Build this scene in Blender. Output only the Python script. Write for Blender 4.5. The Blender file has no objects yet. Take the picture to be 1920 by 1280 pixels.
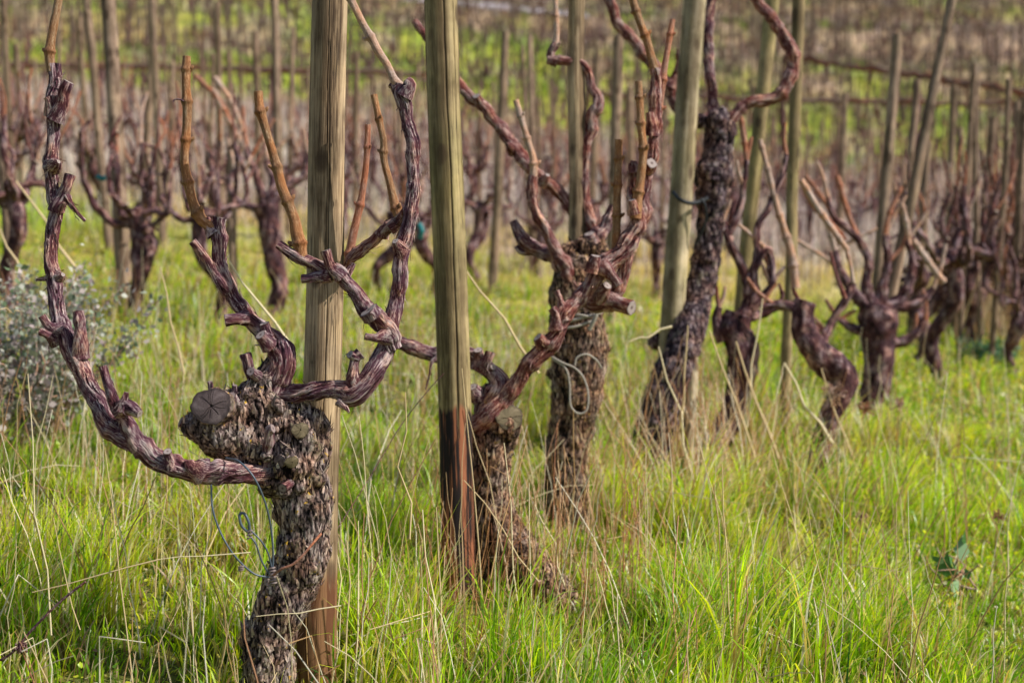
import bpy, math, random
import numpy as np
from mathutils import Vector
C = bpy.context.scene.collection
R_ = np.random.default_rng(7)
random.seed(7)

# ------------------------------------------------------------------ camera frame
F = 2667.0                       # focal length in photo pixels (50 mm on 36 mm)
PITCH = math.atan(310/2667.0)
CAMZ = 1.117
cp, sp = math.cos(PITCH), math.sin(PITCH)
FW = np.array([0, cp, -sp]); UP = np.array([0, sp, cp]); RT = np.array([1.0, 0, 0])
CAM = np.array([0, 0, CAMZ])
def P(x, y, d):
    return CAM + d*(FW + (x-960)/F*RT + (640-y)/F*UP)

# ------------------------------------------------------------------ noise
def _h(ix, iy, iz, s=0):
    h = (ix.astype(np.int64)*374761393 + iy.astype(np.int64)*668265263 + iz.astype(np.int64)*2147483647 + s*1274126177) & 0xFFFFFFFF
    h = ((h ^ (h >> 13))*1274126177) & 0xFFFFFFFF
    h = ((h ^ (h >> 16))*2246822519) & 0xFFFFFFFF
    h = h ^ (h >> 15)
    return (h & 0xFFFFFF)/float(0xFFFFFF)
def vn(p, s=0):
    i = np.floor(p).astype(np.int64); f = p-i; f = f*f*f*(f*(f*6-15)+10)
    r = 0
    for a in (0, 1):
        for b in (0, 1):
            for c in (0, 1):
                w = (f[:,0] if a else 1-f[:,0])*(f[:,1] if b else 1-f[:,1])*(f[:,2] if c else 1-f[:,2])
                r = r + w*_h(i[:,0]+a, i[:,1]+b, i[:,2]+c, s)
    return r*2-1
def fbm(p, o=3, s=0):
    r = 0; a = 1; t = 0
    for k in range(o):
        r = r + a*vn(p*(2.03**k), s+k); t += a; a *= .5
    return r/t
def vor(p, s=0):
    i = np.floor(p).astype(np.int64); f = p-i
    f1 = np.full(len(p), 9.); f2 = np.full(len(p), 9.); cid = np.zeros(len(p))
    for a in (-1, 0, 1):
        for b in (-1, 0, 1):
            for c in (-1, 0, 1):
                x, y, z = i[:,0]+a, i[:,1]+b, i[:,2]+c
                d = np.sqrt((a+_h(x,y,z,s)-f[:,0])**2+(b+_h(x,y,z,s+1)-f[:,1])**2+(c+_h(x,y,z,s+2)-f[:,2])**2)
                m = d < f1
                f2 = np.where(m, f1, np.minimum(f2, d)); cid = np.where(m, _h(x,y,z,s+5), cid); f1 = np.where(m, d, f1)
    return f1, f2, cid
def sstep(a, b, x):
    t = np.clip((x-a)/(b-a), 0, 1); return t*t*(3-2*t)
def nrm(v): return v/(np.linalg.norm(v)+1e-12)

# ------------------------------------------------------------------ terrain
def g(X, Y):
    X = np.asarray(X, float); Y = np.asarray(Y, float)
    Xs = 14*np.tanh(X/14)
    z = -0.103*Xs + 0.035*np.minimum(Y, 60)
    t = np.clip(Y-20, 0, None)
    z = z + np.where(t < 40, 0.003*t*t, 4.8+(t-40)*0.24)
    z = np.where(t > 130, 4.8+90*.24+2.1-0.103*Xs+(t-130)*.02, z)
    q = np.stack([X.ravel(), Y.ravel(), X.ravel()*0], 1)
    z = z + (0.018*vn(q*1.7)+0.01*vn(q*5)).reshape(z.shape)*np.clip(Y/3, 0, 1)
    t2 = np.clip(Y-42, 0, None)         # terraces on the slope
    z = z + np.where(Y > 42, 0.35*np.sin(t2*.55), 0)
    return z
def ray_ground(x, y):
    dr = P(x, y, 1.0)-CAM
    t = np.concatenate([np.arange(1, 12, .02), np.arange(12, 150, .15)])
    pz = CAM[2]+dr[2]*t - g(dr[0]*t, dr[1]*t)
    k = np.argmax(pz < 0)
    return CAM+dr*t[k], t[k]

# ------------------------------------------------------------------ materials
def mat(name):
    m = bpy.data.materials.new(name); m.use_nodes = True
    nt = m.node_tree; nt.nodes.clear()
    return m, nt
class NT:
    def __init__(s, name):
        s.m, s.t = mat(name)
        s.out = s.n('ShaderNodeOutputMaterial')
    def n(s, typ, **kw):
        nd = s.t.nodes.new(typ)
        for k, v in kw.items(): setattr(nd, k, v)
        return nd
    def l(s, a, b): s.t.links.new(a, b)
    def setv(s, sock, v):
        if isinstance(v, bpy.types.NodeSocket): s.l(v, sock)
        else: sock.default_value = v
    def attr(s, name):
        return s.n('ShaderNodeAttribute', attribute_name=name)
    def noise(s, vec, scale, detail=4, rough=.6, dist=0):
        nd = s.n('ShaderNodeTexNoise'); s.l(vec, nd.inputs['Vector'])
        nd.inputs['Scale'].default_value = scale; nd.inputs['Detail'].default_value = detail
        nd.inputs['Roughness'].default_value = rough; nd.inputs['Distortion'].default_value = dist
        return nd.outputs['Fac']
    def ramp(s, fac, stops):
        nd = s.n('ShaderNodeValToRGB'); e = nd.color_ramp.elements
        while len(e) < len(stops): e.new(.5)
        for k, (p, c) in enumerate(stops):
            e[k].position = p; e[k].color = (c[0], c[1], c[2], 1) if not isinstance(c, (int, float)) else (c, c, c, 1)
        s.setv(nd.inputs['Fac'], fac); return nd.outputs['Color']
    def math(s, op, a, b=0, c=0, clamp=False):
        nd = s.n('ShaderNodeMath', operation=op, use_clamp=clamp)
        s.setv(nd.inputs[0], a); s.setv(nd.inputs[1], b); s.setv(nd.inputs[2], c)
        return nd.outputs[0]
    def mix(s, f, a, b, mode='MIX'):
        nd = s.n('ShaderNodeMix', data_type='RGBA', blend_type=mode)
        s.setv(nd.inputs[0], f)
        for i, v in ((6, a), (7, b)):
            if isinstance(v, bpy.types.NodeSocket): s.l(v, nd.inputs[i])
            else: nd.inputs[i].default_value = (v[0], v[1], v[2], 1)
        return nd.outputs[2]
    def geo(s): return s.n('ShaderNodeNewGeometry').outputs['Position']
    def bsdf(s, col, rough=.8, bump=None, strength=.4, dist=.002, spec=.3, trans=0, tcol=None):
        b = s.n('ShaderNodeBsdfPrincipled')
        s.setv(b.inputs['Base Color'], col if isinstance(col, bpy.types.NodeSocket) else (*col, 1))
        s.setv(b.inputs['Roughness'], rough); b.inputs['Specular IOR Level'].default_value = spec
        if bump is not None:
            bp = s.n('ShaderNodeBump'); bp.inputs['Strength'].default_value = strength; bp.inputs['Distance'].default_value = dist
            s.l(bump, bp.inputs['Height']); s.l(bp.outputs[0], b.inputs['Normal'])
        o = b.outputs[0]
        if trans:
            t = s.n('ShaderNodeBsdfTranslucent'); s.setv(t.inputs['Color'], tcol if tcol is not None else col)
            mx = s.n('ShaderNodeMixShader'); mx.inputs[0].default_value = trans
            s.l(o, mx.inputs[1]); s.l(t.outputs[0], mx.inputs[2]); o = mx.outputs[0]
        s.l(o, s.out.inputs['Surface']); return s.m

def bark_mat(name, dark, mid, light, nscale=260, lich=0.0, orange=0.0, grey=0.0, rough=.8, cavw=.75, tone=.5):
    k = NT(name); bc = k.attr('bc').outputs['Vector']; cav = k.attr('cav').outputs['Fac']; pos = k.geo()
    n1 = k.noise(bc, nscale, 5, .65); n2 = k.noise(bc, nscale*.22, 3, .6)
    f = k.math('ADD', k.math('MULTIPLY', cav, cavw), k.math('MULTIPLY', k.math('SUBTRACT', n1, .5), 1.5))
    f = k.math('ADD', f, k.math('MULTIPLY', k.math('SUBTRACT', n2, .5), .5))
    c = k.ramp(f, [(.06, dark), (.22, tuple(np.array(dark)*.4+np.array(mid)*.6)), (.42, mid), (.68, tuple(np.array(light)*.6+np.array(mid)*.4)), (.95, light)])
    # broad tone drift between warm brown and cold purple
    n3 = k.noise(pos, 22, 3, .5)
    c = k.mix(k.ramp(n3, [(.4, 0), (.62, 1)]), c, (1.22, .95, .74), 'MULTIPLY') if tone else c
    if lich:
        nl = k.noise(pos, 30, 4, .7); ml = k.math('MULTIPLY', k.ramp(nl, [(.53, 0), (.64, 1)]), k.math('MULTIPLY', k.ramp(cav, [(.25, 0), (.6, 1)]), lich))
        c = k.mix(ml, c, (.24, .23, .12))
    if orange:
        no = k.noise(pos, 62, 3, .6); mo = k.math('MULTIPLY', k.ramp(no, [(.645, 0), (.665, 1)]), k.math('MULTIPLY', k.ramp(cav, [(.3, 0), (.5, 1)]), orange))
        c = k.mix(mo, c, (.62, .36, .04))
    if grey:
        ng = k.noise(k.attr('op').outputs['Vector'], 48, 5, .75); mg = k.math('MULTIPLY', k.ramp(ng, [(.5, 0), (.6, 1)]), k.math('MULTIPLY', k.ramp(f, [(.3, 0), (.6, 1)]), grey))
        c = k.mix(mg, c, (.36, .31, .285))
    return k.bsdf(c, rough, n1, .9, .003, .12)

M = {}
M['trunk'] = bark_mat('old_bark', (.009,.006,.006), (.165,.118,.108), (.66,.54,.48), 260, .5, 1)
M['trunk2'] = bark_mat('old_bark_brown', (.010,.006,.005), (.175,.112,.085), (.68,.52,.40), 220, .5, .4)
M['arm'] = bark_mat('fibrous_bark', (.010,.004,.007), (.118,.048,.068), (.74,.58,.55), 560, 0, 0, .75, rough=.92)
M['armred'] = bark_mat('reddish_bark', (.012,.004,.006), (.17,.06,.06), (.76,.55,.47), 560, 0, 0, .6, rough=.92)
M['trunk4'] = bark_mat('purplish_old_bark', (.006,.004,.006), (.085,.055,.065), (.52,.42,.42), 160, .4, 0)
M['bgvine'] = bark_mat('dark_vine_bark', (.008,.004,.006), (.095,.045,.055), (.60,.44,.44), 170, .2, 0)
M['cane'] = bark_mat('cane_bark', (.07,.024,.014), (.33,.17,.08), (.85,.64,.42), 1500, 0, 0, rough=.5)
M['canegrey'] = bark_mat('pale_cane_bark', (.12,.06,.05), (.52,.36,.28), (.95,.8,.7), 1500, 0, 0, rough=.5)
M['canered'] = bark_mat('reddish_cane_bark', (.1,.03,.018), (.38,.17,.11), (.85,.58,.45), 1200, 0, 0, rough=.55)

def cut_mat(name, a, b):
    k = NT(name); cav = k.attr('cav').outputs['Fac']; n = k.noise(k.geo(), 700, 3)
    f = k.math('ADD', cav, k.math('MULTIPLY', k.math('SUBTRACT', n, .5), .3))
    return k.bsdf(k.ramp(f, [(0, (.03,.018,.015)), (.2, tuple(np.array(a)*.5)), (.55, a), (1, b)]), .75, n, .3, .001)
M['cut'] = cut_mat('cut_wood', (.42,.30,.2), (.72,.6,.48))
M['oldcut'] = cut_mat('weathered_cut_wood', (.16,.112,.108), (.40,.31,.29))
M['spurcut'] = cut_mat('grey_cut_wood', (.26,.19,.17), (.5,.42,.38))
M['lichcut'] = cut_mat('mossy_cut_wood', (.17,.13,.07), (.34,.26,.17))

def wood_mat(name, c0, c1, c2, green=.5, lowcol=(.07,.03,.02), chips=(.35,.14,.07)):
    k = NT(name); bc = k.attr('bc').outputs['Vector']; tint = k.attr('cav').outputs['Fac']; pos = k.attr('op').outputs['Vector']
    grain = k.noise(bc, 210, 6, .7, .3); band = k.noise(bc, 34, 3, .6, 1.2); fine = k.noise(bc, 700, 3, .6)
    f = k.math('ADD', k.math('MULTIPLY', grain, .6), k.math('MULTIPLY', band, .55))
    f = k.math('ADD', f, k.math('MULTIPLY', k.math('SUBTRACT', fine, .5), .3))
    c = k.ramp(f, [(.42, c0), (.53, c1), (.68, c2)])
    gn = k.noise(pos, 4.5, 4, .6)
    c = k.mix(k.math('MULTIPLY', k.ramp(gn, [(.46, 0), (.62, 1)]), green), c, (.20, .205, .06))
    # drying checks: thin dark lines along the grain
    cr = k.noise(bc, 62, 2, .4)
    crk = k.ramp(k.math('ABSOLUTE', k.math('SUBTRACT', cr, .5)), [(.0, 1), (.008, .7), (.016, 0)])
    crk = k.math('MULTIPLY', crk, k.ramp(k.noise(pos, 9, 2), [(.45, 0), (.6, 1)]))
    c = k.mix(k.math('MULTIPLY', crk, .85), c, (.03, .022, .016))
    # knots
    vo = k.n('ShaderNodeTexVoronoi'); vo.inputs['Scale'].default_value = 15
    mp = k.n('ShaderNodeMapping'); mp.inputs['Scale'].default_value = (1, 1, .55); k.l(pos, mp.inputs[0]); k.l(mp.outputs[0], vo.inputs['Vector'])
    kd = k.ramp(vo.outputs['Distance'], [(.14, 1), (.2, .7), (.26, 0)])
    c = k.mix(k.math('MULTIPLY', kd, .8), c, (.075, .045, .028))
    c = k.mix(k.ramp(k.math('MULTIPLY', tint, -1), [(.25, 0), (.8, .92)]), c, (.022, .016, .012))
    bl = k.noise(pos, 7, 4, .6); c = k.mix(1.0, c, k.ramp(bl, [(.36, (.60,.54,.47)), (.5, (1.0,.94,.84)), (.64, (1.32,1.22,1.04))]), 'MULTIPLY')
    st = k.noise(bc, 14, 3, .5); c = k.mix(k.math('MULTIPLY', k.ramp(st, [(.5, 0), (.62, 1)]), .55), c, (.10, .06, .03))
    # stained / charred foot: cav attribute 0 clean, 1 charred
    e = k.math('ADD', tint, k.math('MULTIPLY', k.math('SUBTRACT', k.noise(bc, 30, 5, .7), .5), 1.1))
    low = k.mix(k.ramp(k.noise(bc, 55, 4, .7), [(.5, 0), (.56, 1)]), lowcol, chips)
    c = k.mix(k.math('MULTIPLY', k.ramp(e, [(.45, 0), (.62, 1)]), k.ramp(tint, [(0, 0), (.15, 1)])), c, low)
    h = k.math('SUBTRACT', f, k.math('MULTIPLY', crk, .8))
    return k.bsdf(c, .75, h, .5, .003, .25)
M['post'] = wood_mat('weathered_post_wood', (.06,.036,.02), (.25,.178,.112), (.54,.42,.29), .1, (.14,.055,.025), (.26,.13,.06))
M['post2'] = wood_mat('greenish_post_wood', (.075,.052,.022), (.25,.195,.095), (.52,.42,.24), .35, (.018,.011,.010), (.36,.13,.06))
M['post3'] = wood_mat('pale_post_wood', (.13,.09,.05), (.38,.32,.20), (.74,.64,.48), .35)
M['stake'] = wood_mat('grey_stake_wood', (.07,.042,.032), (.20,.135,.10), (.44,.33,.26), .12)

M['darkstake'] = wood_mat('dark_stake_wood', (.04,.028,.026), (.11,.08,.07), (.24,.18,.155), .05)
k = NT('blade'); cc = k.attr('col').outputs['Color']
M['blade'] = k.bsdf(cc, .34, spec=.6, trans=.52, tcol=k.mix(1.0, cc, (1.35, 1.3, .4), 'MULTIPLY'))
k = NT('dry_stalk'); cc = k.attr('col').outputs['Color']
M['straw'] = k.bsdf(cc, .6, spec=.3, trans=.15)
k = NT('leaf'); cc = k.attr('col').outputs['Color']
M['leaf'] = k.bsdf(cc, .6, spec=.3, trans=.25)
k = NT('tie'); M['wire'] = k.bsdf((.075,.10,.13), .4, spec=.6)
k = NT('rusty_twist'); M['twist'] = k.bsdf(k.mix(k.noise(k.geo(), 400), (.3,.26,.25), (.18,.09,.07)), .45, spec=.6)
k = NT('pale_tie'); M['tie'] = k.bsdf((.4,.35,.29), .6)
k = NT('black_tie'); M['black'] = k.bsdf((.012,.014,.016), .5)
k = NT('teal_tie'); M['teal'] = k.bsdf((.02,.2,.2), .5)

# ground
k = NT('soil_and_turf'); pos = k.geo()
sx = k.n('ShaderNodeSeparateXYZ'); k.l(pos, sx.inputs[0])
gc = k.attr('col').outputs['Color']
n1 = k.noise(pos, 9, 5, .7); n2 = k.noise(pos, 60, 4, .7)
c = k.mix(k.ramp(n1, [(.4, 0), (.6, 1)]), gc, k.mix(1.0, gc, (1.5, 1.3, .8), 'MULTIPLY'))
c = k.mix(k.ramp(n2, [(.35, .75), (.6, 0)]), c, (.03, .022, .012))
M['ground'] = k.bsdf(c, .95, n2, .6, .02, .1)
k = NT('pale_gravel'); M['path'] = k.bsdf(k.ramp(k.noise(k.geo(), 3, 5), [(.3, (.42,.36,.36)), (.7, (.62,.56,.57))]), .9)
k = NT('dry_stone'); M['stone'] = k.bsdf(k.ramp(k.noise(k.geo(), 5, 5, .7), [(.3, (.06,.045,.04)), (.7, (.3,.22,.19))]), .9)

# ------------------------------------------------------------------ mesh assembly
class Geo:
    def __init__(s): s.v=[]; s.f=[]; s.mi=[]; s.bc=[]; s.cav=[]; s.sm=[]; s.n=0
    def add(s, v, quads, tris, bc, cav, mi=0, smooth=True):
        v = np.asarray(v, float)
        for a in (quads, tris):
            if a is not None and len(a):
                a = np.asarray(a, int)+s.n; s.f.append(a)
                s.mi.append(np.full(len(a), mi)); s.sm.append(np.full(len(a), smooth))
        s.v.append(v); s.bc.append(np.asarray(bc, float)); s.cav.append(np.asarray(cav, float)); s.n += len(v)
    def build(s, name, mats, parent=None, loc=None, shared=False):
        V = np.concatenate(s.v)
        if loc is not None: V = V-np.asarray(loc)
        me = raw_mesh(name, V, s.f, np.concatenate(s.mi), np.concatenate(s.sm))
        a = me.attributes.new('bc', 'FLOAT_VECTOR', 'POINT'); a.data.foreach_set('vector', np.concatenate(s.bc).ravel().astype(np.float32))
        a = me.attributes.new('cav', 'FLOAT', 'POINT'); a.data.foreach_set('value', np.concatenate(s.cav).astype(np.float32))
        a = me.attributes.new('op', 'FLOAT_VECTOR', 'POINT'); a.data.foreach_set('vector', np.concatenate(s.v).ravel().astype(np.float32))
        for m in mats: me.materials.append(m)
        o = bpy.data.objects.new(name, me); C.objects.link(o)
        if parent is not None: o.parent = parent
        return o
def raw_mesh(name, V, farr, mi=None, sm=None):
    me = bpy.data.meshes.new(name)
    loops = np.concatenate([f.ravel() for f in farr]); sizes = np.concatenate([np.full(len(f), f.shape[1]) for f in farr])
    starts = np.concatenate([[0], np.cumsum(sizes)[:-1]])
    me.vertices.add(len(V)); me.vertices.foreach_set('co', np.asarray(V, np.float32).ravel())
    me.loops.add(len(loops)); me.loops.foreach_set('vertex_index', loops.astype(np.int32))
    me.polygons.add(len(sizes)); me.polygons.foreach_set('loop_start', starts.astype(np.int32))
    if mi is not None: me.polygons.foreach_set('material_index', mi.astype(np.int32))
    if sm is not None: me.polygons.foreach_set('use_smooth', sm.astype(bool))
    me.update(calc_edges=True); me.validate()
    return me

def spline(pts, step):
    pts = np.asarray(pts, float)
    A = np.vstack([2*pts[0]-pts[1], pts, 2*pts[-1]-pts[-2]])
    out = []
    for i in range(1, len(A)-2):
        L = np.linalg.norm(A[i+1][:3]-A[i][:3]); n = max(1, int(round(L/step)))
        t = (np.arange(n)/n)[:, None]
        out.append(.5*(2*A[i]+(A[i+1]-A[i-1])*t+(2*A[i-1]-5*A[i]+4*A[i+1]-A[i+2])*t*t+(3*A[i]-A[i-1]-3*A[i+1]+A[i+2])*t**3))
    out.append(pts[-1][None]); return np.vstack(out)
def frames(c):
    T = np.gradient(c, axis=0); T /= np.linalg.norm(T, axis=1)[:, None]+1e-12
    n = nrm(np.cross(T[0], [.3, .9, .2])); N = [n]
    for i in range(1, len(c)):
        n = nrm(n-T[i]*np.dot(n, T[i])); N.append(n)
    N = np.array(N); return T, N, np.cross(T, N)

def tube(G, pts, step=.005, ns=24, style='fiber', seed=0, cap0=False, cap1=True, capm=1, mi=0, strips=0, lump=.1):
    """pts: rows x,y,z,r. Sweeps a round section with bark relief; cut ends get their own material slot."""
    S = spline(pts, step); c, r = S[:, :3], np.maximum(S[:, 3], .0006)
    if style == 'fiber' and len(c) > 12:
        uu = np.concatenate([[0], np.cumsum(np.linalg.norm(np.diff(c, axis=0), axis=1))]); z0 = uu*0; rm_ = r.mean()
        jit = np.stack([vn(np.stack([uu/(rm_*2.6)+seed, z0+k_*7, z0], 1)) for k_ in range(3)], 1)
        c = c+jit*(r*.26)[:, None]*np.clip(np.minimum(uu, uu[-1]-uu)/(rm_*2), 0, 1)[:, None]
    T, N, B = frames(c); m = len(c)
    u = np.concatenate([[0], np.cumsum(np.linalg.norm(np.diff(c, axis=0), axis=1))])
    th = np.arange(ns)/ns*2*np.pi
    U = np.repeat(u, ns); TH = np.tile(th, m); RR = np.repeat(r, ns)
    rm = r.mean(); off = seed*7.31
    tw = TH+U*2.2+.35*np.sin(U*23+seed)
    q = np.stack([np.cos(tw), np.sin(tw), U], 1)
    if style == 'fiber':
        k1 = max(2., rm/.0042)
        qw = q+np.stack([vn(q*[2, 2, 30]+off), vn(q*[2, 2, 30]+off+7), 0*U], 1)*.12
        a = 1-2.4*np.abs(vn(qw*[k1*.6, k1*.6, 9]+off)); b = vn(qw*[k1*1.5, k1*1.5, 26]+off+9); d = vn(q*[1.6, 1.6, 60]+off+4)
        e_ = vn(qw*[k1*3.4, k1*3.4, 70]+off+31); sh = vn(q*[2.6, 2.6, 34]+off+13)
        h = np.clip((.36*a+.42*b)*(1+.5*sh)+.22*d+.34*e_+.22*sstep(.15, .3, sh), -1.2, 1)
        node = np.zeros(m); rng = np.random.default_rng(seed+11)
        x = rng.uniform(.02, .08)
        while x < u[-1]:
            node += rng.uniform(.05, .26)*np.exp(-((u-x)/(rng.uniform(.4, .75)*rm))**2); x += rng.uniform(.035, .09)
        rad = RR*(1+(.12+.05*(rm>.01))*h+lump*fbm(q*[1.2, 1.2, 28]+off+3, 2))+np.repeat(node*r, ns)*(1+.5*vn(q*[2, 2, 60]+off))
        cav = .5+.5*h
        patch = sstep(.1, .5, vn(q*[1.5, 1.5, 14]+off+21)); rad = rad+patch*.0012*np.sign(rm-.004)
    elif style == 'cane':
        h = vn(q*[5, 5, 8]+off)*.6+vn(q*[3, 3, 40]+off)*.5; rng = np.random.default_rng(seed+5); node = np.zeros(m); x = u[-1]-rng.uniform(.02, .05)
        G.nodes = []
        while x > .005:
            node += .27*np.exp(-((u-x)/.0042)**2)+.12*np.exp(-((u-x)/.014)**2); G.nodes.append(x); x -= rng.uniform(.06, .115)
        rad = RR*(1+.045*h)+np.repeat(node*r, ns); cav = .55+.22*h-.45*np.repeat(np.clip(node, 0, 1), ns)
    elif style == 'plate':
        pp = np.repeat(c, ns, 0)+RR[:, None]*(np.cos(TH)[:, None]*np.repeat(N, ns, 0)+np.sin(TH)[:, None]*np.repeat(B, ns, 0))
        h, _ = plates(pp+off); rad = RR*(1+.14*fbm(pp*14+off, 2))+h*.22*RR; cav = .5+.5*h
    elif style == 'rough':
        pp = np.repeat(c, ns, 0)+RR[:, None]*(np.cos(TH)[:, None]*np.repeat(N, ns, 0)+np.sin(TH)[:, None]*np.repeat(B, ns, 0))
        rad = RR*(1+.32*fbm(pp*[22, 22, 15]+off, 3)); cav = .5+.5*vn(pp*[70, 70, 25]+off)
    elif style == 'post':
        q2 = np.stack([np.cos(TH)*2.2, np.sin(TH)*2.2, U*2.2], 1)
        rad = RR*(1+.02*fbm(q2+off, 3)); cav = np.zeros(len(RR))
        for (t0, za, zb_, wd) in G.__dict__.get('cracks', []):
            da = np.abs((TH-t0-.10*vn(np.stack([U*3.1+t0, U*0, U*0], 1))-.03*vn(np.stack([U*19+t0, U*0, U*0], 1))+np.pi) % (2*np.pi)-np.pi)
            mk = np.exp(-(da/wd)**2)*sstep(za, za+.15, U)*(1-sstep(zb_-.2, zb_, U))
            rad = rad-.0035*mk; cav = np.minimum(cav, -mk)
    else:
        rad = RR; cav = np.full(len(RR), .5)
    V = np.repeat(c, ns, 0)+rad[:, None]*(np.cos(TH)[:, None]*np.repeat(N, ns, 0)+np.sin(TH)[:, None]*np.repeat(B, ns, 0))
    ii = (np.arange(m-1)*ns)[:, None]+np.arange(ns)[None]; jj = (np.arange(m-1)*ns)[:, None]+((np.arange(ns)+1) % ns)[None]
    Q = np.stack([ii, jj, jj+ns, ii+ns], -1).reshape(-1, 4)
    zs = .045 if style == 'post' else (.13 if style in ('fiber', 'cane') else .3)
    bc = np.stack([np.cos(tw if style != 'post' else TH)*RR, np.sin(tw if style != 'post' else TH)*RR, U*zs+off], 1)
    G.add(V, Q, None, bc, cav)
    G.last = (V.reshape(m, ns, 3), c, r, u, N, B, T)
    for end, flag in ((0, cap0), (m-1, cap1)):
        if not flag: continue
        ring = V[end*ns:(end+1)*ns]; ctr = ring.mean(0); out = T[end]*(1 if end else -1)
        jag = r[end]*.18*(vn(ring*90+seed)[:, None])*out if style == 'fiber' else 0
        lv = [ring*1.0+jag, ctr+(ring-ctr)*.82+out*r[end]*.06, ctr+(ring-ctr)*.35+out*r[end]*.05, ctr[None]+out*r[end]*.0]
        vv = np.vstack(lv); cq = []
        for a in range(2):
            i = np.arange(ns)+a*ns; j = (np.arange(ns)+1) % ns+a*ns
            cq.append(np.stack([i, j, j+ns, i+ns], 1) if end else np.stack([j, i, i+ns, j+ns], 1))
        i = np.arange(ns)+2*ns; j = (np.arange(ns)+1) % ns+2*ns; z = np.full(ns, 3*ns)
        tr = np.stack([i, j, z], 1) if end else np.stack([j, i, z], 1)
        G.add(vv, np.vstack(cq), tr, np.zeros((len(vv), 3))+vv, np.concatenate([np.full(ns, .15), np.full(ns, .75), np.full(ns, .8), [0.0]]), capm, False)
    if strips:
        Vr = G.last[0]; rng = np.random.default_rng(seed+77)
        for _ in range(strips):
            L = rng.uniform(.008, .045); n = max(3, int(L/step)); i0 = rng.integers(0, max(1, m-n-1)); j = rng.integers(0, ns); dj = rng.choice([-1, 0, 1])
            ks = np.arange(n); idx = np.clip(i0+ks, 0, m-1); jx = (j+(ks*dj)//3) % ns
            base = Vr[idx, jx]; nor = base-c[idx]; nor /= np.linalg.norm(nor, axis=1)[:, None]
            if rng.random() < .5: lift = (ks/(n-1))**2
            else: lift = (1-ks/(n-1))**2
            base = base+nor*(.0006+lift[:, None]*rng.uniform(.001, .012))+np.array([0, 0, -1])*lift[:, None]*rng.uniform(0, .006)
            side = np.cross(T[idx], nor); w = (rng.uniform(.0005, .0017)*np.sin(np.pi*(ks+.8)/(n+.6)))[:, None]
            vv = np.vstack([base-side*w, base+side*w]); a = np.arange(n-1)
            qd = np.stack([a, a+1, a+1+n, a+n], 1)
            G.add(vv, qd, None, np.vstack([base, base])*[1, 1, .2], np.full(2*n, rng.uniform(.3, .95)))
    return G

def plates(p, sc=.0125, el=2.6, s=0):
    w = p+np.stack([vn(p*38, s+1), vn(p*38+5, s+2), .6*vn(p*30+9, s+3)], 1)*.0075
    q = w/np.array([sc*.78, sc*.78, sc*el*1.5])
    f1, f2, cid = vor(q, s)
    e = sstep(0.0, .2, f2-f1)
    fib = 1-2*np.abs(vn(w*np.array([150, 150, 24]), s+8))
    q2 = w/np.array([sc*.4, sc*.4, sc*1.5]); g1, g2, c2 = vor(q2, s+20)
    e2 = sstep(0, .22, g2-g1)
    rg = 1-2.2*np.abs(vn(w*np.array([75, 75, 12])+3, s+12))
    h = .34*rg+e*(.30+.30*(cid-.5))+.2*e2*(.6+.6*(c2-.5))+.26*fib*e+.13*vn(w*np.array([330, 330, 110]), s+9)
    return h, e*(.55+.45*e2)*sstep(-.9, .3, rg)**.5

def tag(o, label, cat, group=None, kind=None):
    if label: o['label'] = label
    if cat: o['category'] = cat
    if group: o['group'] = group
    if kind: o['kind'] = kind
    return o
def empty(name, loc, label, cat, group=None):
    o = bpy.data.objects.new(name, None); C.objects.link(o); o.location = loc; o.empty_display_size = .1
    return tag(o, label, cat, group)

def px(row, d):
    """rows (x, y, r_px[, depth offset]) in photo pixels -> world x,y,z,r at depth d"""
    out = []
    for t in row:
        dd = d+(t[3] if len(t) > 3 else 0)
        out.append([*P(t[0], t[1], dd), t[2]*dd/F])
    return np.array(out)

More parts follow.
